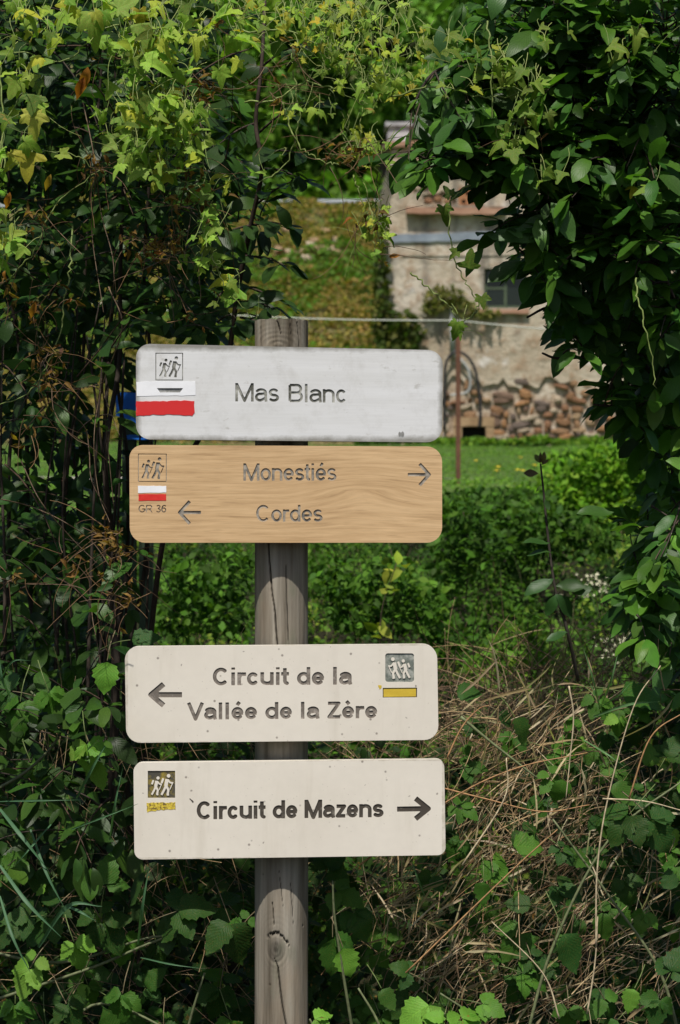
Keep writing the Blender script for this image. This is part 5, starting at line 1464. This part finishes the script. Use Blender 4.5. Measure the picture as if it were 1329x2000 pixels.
leaf_objects('husk', 'curl', M['vine_leaf'], lv, wv, 120, stuff='husks')
rn = []
for pts in ([(215, 560), (240, 640), (200, 760), (180, 860), (195, 960), (215, 1020)], [(100, 780), (160, 830), (175, 880), (180, 940), (215, 1000)], [(0, 975), (60, 990), (130, 1020), (180, 1060), (215, 1110)],
            [(40, 900), (80, 980), (140, 1050), (190, 1100)], [(160, 1030), (230, 1060), (300, 1100), (340, 1160)], [(0, 1130), (40, 1140), (160, 1150), (185, 1220), (200, 1300)], [(130, 760), (190, 760), (235, 850)], [(190, 330), (200, 420), (220, 520), (215, 640)],
            [(200, 740), (205, 840), (222, 1000)], [(370, 330), (350, 430), (330, 520), (345, 640)], [(165, 200), (190, 330), (178, 450), (205, 610)]):
    rn.append((spline([P(x + random.uniform(-4, 4), y, 4.3 + random.uniform(-.05, .15)) for x, y in pts], 7), .0014, .0007))
stems('runner', rn, M['straw'], wv, (.12, .08, .05), 5)
strands('dead_tendril', fine, M['straw'], wv, BR + [(.2, .13, .08)], 3)

# ------------------------------------------------------------------ leafy plum branches
PL = [(.038, .105, .024), (.052, .135, .028), (.028, .078, .020), (.080, .185, .036), (.036, .100, .030), (.060, .150, .028)]
PLUM = [(930, 60), (880, -120), (1480, -120), (1480, 1400), (1250, 1370), (1235, 1240), (1215, 1090), (1225, 1010), (1275, 930), (1265, 850), (1215, 800), (1200, 745), (1160, 710), (1120, 665), (1085, 600), (1055, 550),
        (1010, 515), (975, 480), (950, 462), (960, 440), (1020, 430), (1035, 400), (1010, 345), (900, 335), (800, 335), (800, 300), (850, 260), (850, 200), (850, 150), (900, 100)]
plum = empty('plum_shrub', (2.0, 4.9, 0), 'large plum shrub with glossy oval leaves arching beside the cream building', 'shrub')
lv = Leaves(); tw = []; 
arms = [[(1400, 1500, 5.1), (1340, 1100, 4.9), (1290, 780, 4.7), (1190, 620, 4.5), (1120, 520, 4.35), (1090, 430, 4.25), (1060, 330, 4.2), (1020, 270, 4.15)],
        [(1400, 900, 4.9), (1350, 560, 4.6), (1260, 350, 4.35), (1170, 270, 4.25), (1120, 190, 4.2), (1090, 110, 4.15), (1050, 20, 4.15)],
        [(1380, 560, 4.5), (1300, 350, 4.3), (1255, 240, 4.2), (1240, 160, 4.15), (1215, 60, 4.1), (1200, -80, 4.15)],
        [(1250, 350, 4.35), (1140, 330, 4.25), (1040, 320, 4.15), (960, 310, 4.1), (880, 320, 4.05), (800, 300, 4.0)],
        [(1190, 620, 4.5), (1130, 590, 4.35), (1070, 600, 4.25), (1030, 620, 4.2)],
        [(1120, 520, 4.35), (1060, 480, 4.25), (990, 460, 4.15), (930, 455, 4.1)],
        [(1290, 780, 4.7), (1220, 730, 4.5), (1160, 700, 4.35), (1090, 700, 4.25), (1060, 690, 4.2)],
        [(1310, 900, 4.7), (1270, 850, 4.5), (1210, 800, 4.35), (1160, 790, 4.3)],
        [(1340, 1100, 4.8), (1280, 1060, 4.5), (1230, 1080, 4.4)],
        [(1360, 1200, 4.8), (1300, 1160, 4.5), (1240, 1130, 4.4)],
        [(1100, 180, 4.2), (1010, 120, 4.15), (930, 130, 4.1), (850, 140, 4.05), (800, 220, 4.05)],
        [(1380, 350, 4.4), (1330, 200, 4.2), (1300, 80, 4.15), (1290, -60, 4.15)],
        [(1400, 750, 4.6), (1340, 640, 4.3), (1290, 520, 4.2), (1240, 450, 4.15)]]
arm_pts = [spline([P(x, y, z_ + .22) for x, y, z_ in a], 7) for a in arms]
stems('branch', [(a, .010 if i < 3 else .0048, .0022) for i, a in enumerate(arm_pts)], M['bark'], plum, (.055, .040, .034), 7)
cnt = 0
for ai, a in enumerate(arm_pts):
    L = len(a)
    for j in range(2, L):
        for rep in range(2 if ai < 3 or ai > 10 else 3):
            p = a[j]
            ax = (a[j] - a[j-1]).normalized()
            dr = ax*.7 + Vector((random.uniform(-1, .7), random.uniform(-1, .35), random.uniform(-.75, .75)))
            t = droopy(p, dr, random.uniform(.08, .20), 4, .45)
            ex, ey = to_px(np.array(t[-1]))
            if not ragged(ex, ey, PLUM, 50): continue
            tw.append((t, .0022, .0012))
            twig_leaves(lv, t, random.randint(3, 5), .064, PL, 50, (-.1, -.35, 1), rnd=.6)
n = 0
while n < 330:
    px = random.uniform(780, 1440); py = random.uniform(-110, 1360); d = 4.3 + .9*random.random()
    if not inpoly(np.array([px]), np.array([py]), PLUM)[0]: continue
    s = P(px, py, d); cen = Vector((random.uniform(-1, .4), random.uniform(-1, .1), random.uniform(-.6, .5)))
    t = droopy(s, cen, random.uniform(.1, .22), 4, .4); ex, ey = to_px(np.array(t[-1]))
    if not ragged(ex, ey, PLUM, 50): continue
    tw.append((t, .0022, .0012)); twig_leaves(lv, t, random.randint(4, 6), .062, PL, 50, (-.1, -.4, 1), rnd=.6); n += 1
PB = [(990, -120), (1480, -120), (1480, 2060), (1340, 1500), (1265, 1330), (1240, 1150), (1255, 1020), (1310, 900), (1290, 820), (1240, 740), (1160, 650), (1100, 560), (1070, 440), (1080, 380), (1010, 250), (960, 100)]
body(lv, PB, 3600, 4.9, 6.2, .066, PL, (880, -120, 1480, 1500), lambda px, py: .6 if vnoise(np.array([px/50.]), np.array([py/50.]), 9)[0] > .66 and py > 350 else 0)
# the leaves that stand out against the facade
for (x, y, dx, dz, L, c, ny) in ((800, 300, -.45, -.85, .082, (.05, .13, .05), -1), (975, 335, -.85, -.45, .080, (.020, .045, .016), -.25), (905, 330, -.9, -.25, .085, (.03, .07, .02), -.4), (1080, 420, -.75, -.45, .105, (.05, .11, .05), -.8), (1060, 470, -.95, .15, .11, (.06, .13, .07), -1),
                                 (1020, 510, -.8, -.5, .08, (.022, .055, .02), -.5), (940, 470, -.9, -.35, .06, (.04, .10, .02), -.5), (945, 485, -.7, -.7, .06, (.04, .10, .02), -.5), (860, 50, .0, -1, .08, (.04, .10, .05), -1), (1110, 40, -.2, -1, .085, (.04, .09, .05), -1),
                                 (960, 40, .25, .9, .08, (.05, .12, .06), -.9), (1320, 140, -1, .1, .09, (.05, .13, .05), -.9), (1300, 900, .6, -.1, .07, (.10, .22, .06), -1), (1200, 1000, -.9, 0, .075, (.04, .10, .03), -.4)):
    lv.add(P(x, y, 4.26), (dx, -.15, dz), (.1, ny, .5), L, c, 5)
leaf_objects('leaf', 'shrub', M['shrub_leaf'], lv, plum, 300)
strands('twig', tw, M['bark'], plum, [(.05, .04, .03), (.07, .05, .035)], 4)

# young shoot standing against the scrub
sh = empty('young_shoot', tuple(P(1130, 1300, 4.5)), 'single upright shoot with a brownish leaf tuft standing against the scrub', 'shoot')
sp_pts = spline([P(1130, 1330, 4.55), P(1108, 1230, 4.5), P(1085, 1150, 4.5), P(1072, 1060, 4.5), P(1062, 960, 4.5), P(1056, 905, 4.5)], 7)
stems('stem', [(sp_pts, .004, .0018)], M['bark'], sh, (.06, .05, .04), 6)
lv = Leaves()
for (x, y, dx, dz, L, c, nn_) in ((1052, 925, -.95, .1, .036, (.045, .035, .025), (.1, -1, .2)), (1056, 905, -.5, .9, .026, (.06, .075, .03), (0, -1, .2)), (1058, 905, .3, 1, .03, (.07, .06, .03), (.4, -1, 0)), (1058, 908, .8, .7, .022, (.06, .05, .03), (0, -1, .4)), (1056, 905, 0, 1, .028, (.05, .04, .025), (-.5, -1, 0)),
                                 (1060, 950, -.5, -.2, .02, (.03, .06, .02), (0, -.6, 1)), (1064, 975, .4, -.8, .03, (.025, .06, .03), (0, -1, .2)), (1075, 1060, -.95, .05, .07, (.02, .055, .022), (0, -.5, 1)), (1078, 1080, -.95, .2, .06, (.022, .055, .022), (0, -.4, 1)), (1082, 1130, -.85, -.45, .085, (.022, .062, .03), (-.3, -1, .6)),
                                 (1085, 1145, .95, .05, .075, (.018, .045, .018), (0, -.9, .5)), (1090, 1160, -.3, -.5, .06, (.024, .07, .03), (.2, -1, .5)), (1085, 1160, .6, -.6, .07, (.018, .05, .025), (.2, -1, .3)), (1110, 1235, -.8, -.3, .06, (.022, .06, .03), (0, -.6, 1)), (1120, 1160, .8, .3, .05, (.02, .05, .02), (0, -1, .5))):
    lv.add(P(x, y, 4.48), (dx, -.1, dz), nn_, L, c, 5)
lv.l = [q*.82 for q in lv.l]; lv.c = [(a*1.5, b*1.5, c_*1.3) for a, b, c_ in lv.c]
leaf_objects('leaf', 'shrub', M['shrub_leaf'], lv, sh, 40, guard=False)

# ------------------------------------------------------------------ brambles
BM = [(.028, .088, .020), (.040, .115, .024), (.020, .062, .016), (.052, .14, .028), (.022, .070, .024)]
BB = [(.10, .24, .045), (.13, .28, .06), (.08, .20, .04)]  # lighter greens; they also put sunlight into the cluster at the post foot
def bramble(label, canes, spots, seed, d=4.3, cols=BM, size=.066, limit=300, extra=None, group=None):
    st0 = random.getstate(); random.seed(seed)
    root = P(canes[0][0][0], canes[0][0][1], d)
    t = empty('bramble', tuple(root), label, 'bramble'); lv = Leaves(); st = []
    if canes: stems('cane', [(spline([P(q[0], q[1], q[2] if len(q) > 2 else d) for q in cn], 7), .0036, .0020) for cn in canes], M['stem'], t, (.13, .15, .07), 6)
    for s in spots:
        x, y, ang, L = s[:4]; bright = s[4] if len(s) > 4 else 0; dd = s[5] if len(s) > 5 else d + random.uniform(-.08, .1)
        k = s[6] if len(s) > 6 else 3
        c0 = random.choice(BB if bright else cols)
        a = math.radians(ang); ax = Vector((math.cos(a), random.uniform(-.35, .1), math.sin(a))).normalized()
        base = P(x, y, dd)
        nn = Vector((random.uniform(-.35, .35), -.75, random.uniform(.45, 1.0)))
        side = ax.cross(nn).normalized()
        st.append((spline([base - ax*L*1.1 + Vector((0, .03, -.01)), base - ax*L*.5, base], 3), .0012, .0010))
        offs = [(0, 1.0), (68, .78), (-68, .78), (110, .6), (-110, .6)][:k]
        for o_, m_ in offs:
            r_ = math.radians(o_ + random.uniform(-10, 10)); dr = ax*math.cos(r_) + side*math.sin(r_) + Vector((0, 0, -.12))
            lv.add(base - (ax*L*.28 if abs(o_) > 80 else Vector((0, 0, 0))) + dr.normalized()*L*.05, dr, nn + Vector((random.uniform(-.25, .25), 0, random.uniform(-.25, .25))), L*m_*random.uniform(.88, 1.1), jitter(c0, 1, .14, .06)[0], 2)
    leaf_objects('leaflet', 'bramble', M['bramble_leaf'], lv, t, limit, stuff='small_leaflets')
    strands('leaf_stalk', st, M['stem'], t, [(.12, .16, .05), (.16, .13, .07)], 4)
    random.setstate(st0); return t

def fillspots(n, poly, seed, size=.06, d0=4.3, d1=4.8, bright=.1):
    rr = random.Random(seed); out = []; xs_ = [p[0] for p in poly]; ys_ = [p[1] for p in poly]
    while len(out) < n:
        x = rr.uniform(min(xs_), max(xs_)); y = rr.uniform(min(ys_), max(ys_))
        if inpoly(np.array([x]), np.array([y]), poly)[0]:
            out.append((x, y, rr.uniform(-150, -10), size*rr.uniform(.65, 1.1), 1 if rr.random() < bright else 0, rr.uniform(d0, d1), rr.choice((3, 3, 5, 1))))
    return out
bramble('bramble with serrated leaflets crowding up beside the two cream boards',
        [[(-40, 1560), (60, 1500), (120, 1420), (60, 1350)], [(-60, 1850), (120, 1880), (300, 1830), (430, 1840)], [(0, 1950), (180, 1890), (330, 1830), (420, 1835)], [(100, 2060), (200, 1960), (420, 2060)], [(355, 2060), (375, 1980), (400, 1900)]],
        [(40, 1370, -100, .072), (25, 1350, 170, .06), (95, 1350, -70, .066), (210, 1290, -100, .06, 1, 4.2, 1), (170, 1450, -80, .062, 1, 4.2), (185, 1480, -70, .064, 1, 4.22, 1), (100, 1500, -110, .06), (230, 1390, -60, .05, 0, 4.4, 1),
         (205, 1730, 80, .06), (95, 1790, -130, .07, 0, 4.3, 5), (60, 1790, 180, .06), (200, 1800, -60, .07, 0, 4.3, 5), (240, 1830, -90, .06), (20, 1800, -120, .06), (145, 1840, -70, .055, 1, 4.2, 3), (60, 1890, -120, .06, 1, 4.25, 5), (30, 1960, -90, .06), (130, 1960, -60, .055), (90, 2000, -80, .06),
         (345, 1780, 20, .075, 0, 4.28), (400, 1740, 70, .06, 0, 4.32, 1), (430, 1770, -10, .07), (360, 1800, -150, .06, 0, 4.3, 3), (450, 1800, -70, .09, 0, 4.28, 3), (470, 1870, -60, .06, 0, 4.35, 1), (240, 1940, -100, .06), (285, 1930, 60, .055), (430, 1930, -100, .07, 0, 4.4, 5), (450, 1990, -70, .06, 0, 4.35, 3), (320, 2000, -90, .05), (215, 2030, 90, .06), (10, 1700, 40, .05), (255, 1250, 10, .06, 0, 4.4, 1)]
        + fillspots(42, [(-60, 1280), (230, 1300), (240, 1480), (255, 1700), (480, 1720), (490, 2050), (-60, 2050)], 3, .056, 4.45, 5.0, .05),
        31, 4.32)
bramble('bramble at the foot of the post, its sunlit cluster coloured brighter',
        [[(700, 2080), (680, 1960), (655, 1800), (650, 1720)], [(640, 2080), (620, 2020), (605, 1990)], [(1000, 2080), (930, 1990), (860, 1940)], [(760, 2080), (740, 2000), (700, 1930)]],
        [(655, 1720, 80, .06, 0, 4.3, 1), (655, 1740, -20, .06, 0, 4.32, 3), (650, 1830, -90, .075, 0, 4.28, 3), (690, 1780, -60, .06, 0, 4.34, 3), (670, 1850, -70, .06, 1, 4.25, 1), (690, 1890, -100, .05, 1, 4.2, 3), (745, 1930, -60, .05, 0, 4.25, 1), (700, 1950, -70, .05, 1, 4.2, 1),
         (610, 1975, 160, .045, 1, 4.16, 3), (612, 1990, -30, .05, 1, 4.16, 3), (800, 1900, 150, .045, 0, 4.3, 3), (860, 1930, 40, .065, 1, 4.2, 5), (840, 1960, -150, .075, 1, 4.18, 5), (900, 1990, -40, .07, 1, 4.2, 3), (940, 1960, -10, .05, 1, 4.25, 3), (870, 2010, -90, .06, 1, 4.15, 5), (640, 1700, 60, .06, 0, 4.4, 3)]
        + fillspots(16, [(615, 1690), (720, 1720), (770, 1850), (1000, 1960), (1000, 2050), (615, 2050)], 5, .055, 4.4, 4.8, .1), 32, 4.25)
bramble('bramble threading through the dry grass beneath the plum shrub',
        [[(1340, 2080), (1290, 1900), (1190, 1750), (1080, 1600)], [(1020, 2060), (1080, 1850), (1190, 1640), (1340, 1520)], [(900, 1400), (960, 1450), (1050, 1520)]],
        [(1005, 1400, -60, .055, 0, 4.35, 1), (975, 1390, -30, .04, 0, 4.4, 1), (1100, 1520, -100, .052, 0, 4.3, 1), (1195, 1530, -40, .058, 0, 4.3, 1), (905, 1500, 10, .05, 0, 4.4, 3), (890, 1350, 0, .05, 0, 4.5, 1), (1080, 1470, -30, .055, 0, 4.5, 3), (1160, 1460, -60, .05, 0, 4.5, 3), (1230, 1590, -130, .075, 0, 4.2, 3), (1270, 1600, -50, .07, 0, 4.22, 3),
         (1210, 1350, -10, .085, 0, 4.3, 1), (1240, 1380, 10, .06, 0, 4.35, 3), (1000, 1650, 0, .065, 0, 4.35, 1), (960, 1680, -50, .06, 0, 4.4, 3), (945, 1720, -90, .05, 0, 4.3, 1), (1040, 1770, 160, .06, 0, 4.35, 1), (1105, 1670, 0, .05, 0, 4.35, 1), (1090, 1730, -20, .055, 0, 4.4, 3), (1100, 1820, -70, .08, 0, 4.25, 1), (1020, 1820, -140, .065, 0, 4.4, 3),
         (1020, 1900, -20, .06, 0, 4.35, 3), (1175, 1780, -80, .06, 0, 4.3, 1), (1220, 1720, -70, .05, 0, 4.3, 3), (1310, 1740, 90, .045, 0, 4.25, 1), (1310, 1900, 60, .06, 0, 4.2, 3), (1290, 1950, -110, .055, 0, 4.2, 3), (1240, 1930, -120, .05, 1, 4.2, 1), (1180, 1950, -60, .05, 0, 4.3, 3), (1300, 1480, 60, .05, 0, 4.35, 3), (1270, 1500, 100, .05, 0, 4.35, 1), (1320, 1540, 20, .04, 1, 4.3, 1), (1110, 1970, -90, .05, 0, 4.35, 3), (1060, 1560, -100, .05, 0, 4.5, 3), (900, 1640, -120, .05, 0, 4.5, 3)]
        + fillspots(34, [(900, 1340), (1340, 1300), (1340, 2050), (880, 2050), (900, 1750)], 6, .05, 4.5, 5.1, .05)
        + fillspots(26, [(1120, 1380), (1340, 1330), (1340, 2050), (1060, 2050)], 16, .052, 4.3, 4.6, .08) + fillspots(12, [(880, 1400), (1120, 1380), (1100, 1980), (800, 1900)], 17, .046, 4.3, 4.5, .1), 33, 4.3)

# ------------------------------------------------------------------ dry and green grass
ST = [(.36, .25, .13), (.48, .36, .20), (.24, .155, .08), (.56, .46, .29), (.17, .11, .065), (.38, .26, .13), (.30, .17, .08)]
hay = []
def hayline(x, y, ang, L, d, r=.0011):
    a = math.radians(ang); dr = Vector((math.cos(a), random.uniform(-.5, .5), math.sin(a)))
    hay.append((droopy(P(x, y, d), dr, L, 7, random.uniform(-.2, .9), .24), r*random.uniform(.7, 1.3), r*.5))
POLY_HAY = [(870, 1340), (1020, 1330), (1330, 1300), (1340, 2020), (980, 1990), (760, 1880), (700, 1700), (880, 1680)]
k = 0
while k < 1500:
    x = random.uniform(700, 1400); y = random.uniform(1330, 2040)
    if not inpoly(np.array([x]), np.array([y]), POLY_HAY)[0]: continue
    dens = fbm(np.array([x/170.]), np.array([y/170.]), 44)[0]
    if random.random() > np.clip((dens - .22)*3.2, .15, 1)*(1 if x < 1150 else .35): continue
    k += 1; r = random.random()
    ang = random.gauss(38, 14) if r < .42 else (random.gauss(78, 16) if r < .7 else random.uniform(0, 180))
    hayline(x, y, ang if random.random() < .6 else ang + 180, random.uniform(.04, .17), random.uniform(4.35, 5.1), random.choice((.0004, .0007, .0010, .0015)))
dg_ = empty('dry_grass', (1.1, 4.8, 0), 'tangle of dry tan grass stems under the plum shrub', 'dry grass')
strands('straw_tangle', hay, M['straw'], dg_, ST, 3)
lv = Leaves(); k = 0
while k < 400:
    x = random.uniform(690, 1400); y = random.uniform(1330, 2040)
    if not inpoly(np.array([x]), np.array([y]), POLY_HAY)[0]: continue
    if x > 1150 and random.random() < .65: continue
    k += 1; a = math.radians(random.gauss(50, 35) + (180 if random.random() < .4 else 0))
    lv.add(P(x, y, random.uniform(4.33, 5.0)), (math.cos(a), random.uniform(-.4, .3), math.sin(a)), (random.uniform(-.6, .6), -1, random.uniform(-.3, .9)), random.uniform(.05, .12), jitter(random.choice([(.42, .33, .19), (.50, .42, .27), (.33, .24, .13), (.22, .20, .08)]), 1, .25, .06)[0])
p_, d_, n_, l_, c_, _ = lv.arrays(); ok = ~clear_mask(p_, d_/np.linalg.norm(d_, axis=1, keepdims=True), l_)
v, f, u, cc = joined('blade', p_[ok], d_[ok], n_[ok], l_[ok]*1.0, c_[ok])
tag(put('dry_blades', mesh('dry_blades', v, f, [M['grass']], True, uv=u, col=cc), dg_), kind='stuff')
hay = []
for i in range(420):      # lower layer towards the scrub, and fine stems in the hedge foot
    hayline(random.uniform(860, 1340), random.gauss(1400, 50), random.uniform(-30, 210), random.uniform(.1, .35), random.uniform(5.1, 6.4), .0016)
for i in range(240):
    hayline(random.uniform(600, 900), random.uniform(1430, 1780), random.uniform(0, 180), random.uniform(.08, .25), random.uniform(4.9, 6.0), .0013)
for i in range(330):
    hayline(random.uniform(-60, 500), random.uniform(1350, 2020), random.choice([random.gauss(75, 20), random.uniform(0, 180), random.gauss(-40, 15)]), random.uniform(.08, .3), random.uniform(4.45, 5.2), .0009)
strands('background_straw', hay, M['straw'], dg_, ST[:3] + [(.16, .10, .06), (.12, .075, .045)], 3)
tag(dg_.children[0], kind='stuff')
# single long stalks one can follow
lst = [([(1095, 1990), (1060, 1900), (960, 1800)], 'pale'), ([(1165, 1850), (1168, 1700), (1190, 1560), (1240, 1380), (1290, 1300)], 'pale'), ([(1110, 1340), (1118, 1400), (1112, 1480), (1108, 1560)], 'pale'),
       ([(868, 1540), (950, 1560), (1060, 1585), (1150, 1572)], 'brown'), ([(872, 1480), (905, 1420), (935, 1385), (955, 1378)], 'brown'), ([(700, 1690), (880, 1560), (1010, 1500), (1150, 1470)], 'brown'), ([(905, 1690), (985, 1560), (990, 1480)], 'pale'),
       ([(1230, 1560), (1270, 1440), (1335, 1390)], 'brown'), ([(1180, 1560), (1260, 1565), (1340, 1585)], 'pale'), ([(790, 1900), (1000, 1700), (1090, 1620)], 'brown'), ([(1150, 1980), (1160, 1880), (1170, 1790)], 'pale')]
for i, (pts, cname) in enumerate(lst):
    lab = ['pale broken stalk running out of the lowest frame edge under the dry tangle', 'longest pale straw stalk, sweeping up through the dry grass in front of the bramble', 'short upright whitish stalk among dark leaves below the shoot', 'rust-brown stalk lying level beside the lowest board', 'curved tan stalk arching from the corner of the lowest board', 'long brown stalk slanting up from behind the lowest board', 'thin pale stalk standing beside the lowest board\'s arrow end',
           'brown stalk bending up towards the plum shrub foot', 'thin pale stalk lying level above the large serrated leaves', 'brown stalk on the thickest bundle of the dry tangle', 'pale drooping stalk with frayed end near the bright leaf'][i]
    sp2 = spline([P(x + random.uniform(-3, 3), y, 4.2 + (.03 if i in (3, 4, 5) else 0)) for x, y in pts], 8)
    c = (.50, .41, .26) if cname == 'pale' else (.36, .20, .09)
    v, f = tube_geo(sp2, [.0019 - .0009*j/len(sp2) for j in range(len(sp2))], 5)
    o = put('grass_stalk', mesh('grass_stalk', v, f, [M['straw']], True, col=np.tile(c, (len(v), 1)))); tag(o, lab, 'stalk', 'single dry grass stalks')
# green blades
def blade(px0, py0, px1, py1, bend, w, d, col):
    a = P(px0, py0, d); b = P(px1, py1, d - .06); mid = (a + b)/2 + Vector((0, -.03, bend)); pts = spline([a, mid, b], 8); v = []; f = []
    n = len(pts)
    for i, p in enumerate(pts):
        t = (pts[min(i+1, n-1)] - pts[max(i-1, 0)]).normalized(); s = t.cross(Vector((0.2, -1, .3))).normalized(); ww = w*(.6 + .8*i/n if i < n*.4 else 1.0*(1 - ((i/n) - .4)/.62)) 
        v += [p - s*ww, p + Vector((0, .0015, 0)), p + s*ww]
    for i in range(n-1): f += [(i*3, i*3+1, i*3+4, i*3+3), (i*3+1, i*3+2, i*3+5, i*3+4)]
    uv = [(j/2, i/(n-1)) for i in range(n) for j in range(3)]
    return v, f, uv, col
tg = empty('green_grass_tuft', tuple(P(60, 1950, 4.3)), 'tuft of long blue-green grass blades crossing the lower bramble', 'grass tuft')
for (a, b, c_, d_, bend, w) in ((0, 1580, 95, 1700, .01, .004), (60, 1620, 130, 1780, 0, .003), (150, 1560, 215, 1440, 0, .003), (0, 1565, 160, 1562, .004, .002), (140, 1620, 270, 1570, .003, .002), (270, 1845, 292, 1690, .0, .0032), (75, 1850, 200, 1770, .045, .0045), (0, 1690, 120, 1830, 0, .004), (275, 1870, 400, 1892, .004, .0018), (215, 1640, 240, 1500, 0, .0025),
                                (0, 1750, 60, 1900, .0, .003), (20, 1360, 0, 1290, 0, .003), (130, 1770, 190, 1800, .01, .003), (100, 1610, 30, 1690, 0, .002), (0, 1330, 60, 1290, .02, .002)):
    v, f, uv, c = blade(a, b, c_, d_, bend, w, 4.2, (.10, .19, .09))
    put('blade', mesh('blade', v, f, [M['grass']], True, uv=uv, col=np.tile((.075, .17, .08), (len(v), 1))), tg)
tg = empty('tall_grass_tuft', tuple(P(1170, 1420, 4.35)), 'pale green grass blades spreading in a vee in front of the scrub', 'grass tuft')
for (a, b, c_, d_, bend, w) in ((1172, 1385, 1138, 1260, 0, .0022), (1172, 1385, 1210, 1262, 0, .0022), (1160, 1400, 1290, 1370, .012, .003), (1140, 1445, 1225, 1500, .003, .002), (1172, 1380, 1150, 1330, 0, .0016), (1045, 1640, 1030, 1560, 0, .0016), (830, 1750, 800, 1670, 0, .0022), (1175, 1380, 1235, 1330, 0, .0014)):
    v, f, uv, c = blade(a, b, c_, d_, bend, w, 4.3, None)
    put('blade', mesh('blade', v, f, [M['grass']], True, uv=uv, col=np.tile((.12, .24, .09), (len(v), 1))), tg)
# undergrowth that closes the dark space at the foot of the hedge and shrub
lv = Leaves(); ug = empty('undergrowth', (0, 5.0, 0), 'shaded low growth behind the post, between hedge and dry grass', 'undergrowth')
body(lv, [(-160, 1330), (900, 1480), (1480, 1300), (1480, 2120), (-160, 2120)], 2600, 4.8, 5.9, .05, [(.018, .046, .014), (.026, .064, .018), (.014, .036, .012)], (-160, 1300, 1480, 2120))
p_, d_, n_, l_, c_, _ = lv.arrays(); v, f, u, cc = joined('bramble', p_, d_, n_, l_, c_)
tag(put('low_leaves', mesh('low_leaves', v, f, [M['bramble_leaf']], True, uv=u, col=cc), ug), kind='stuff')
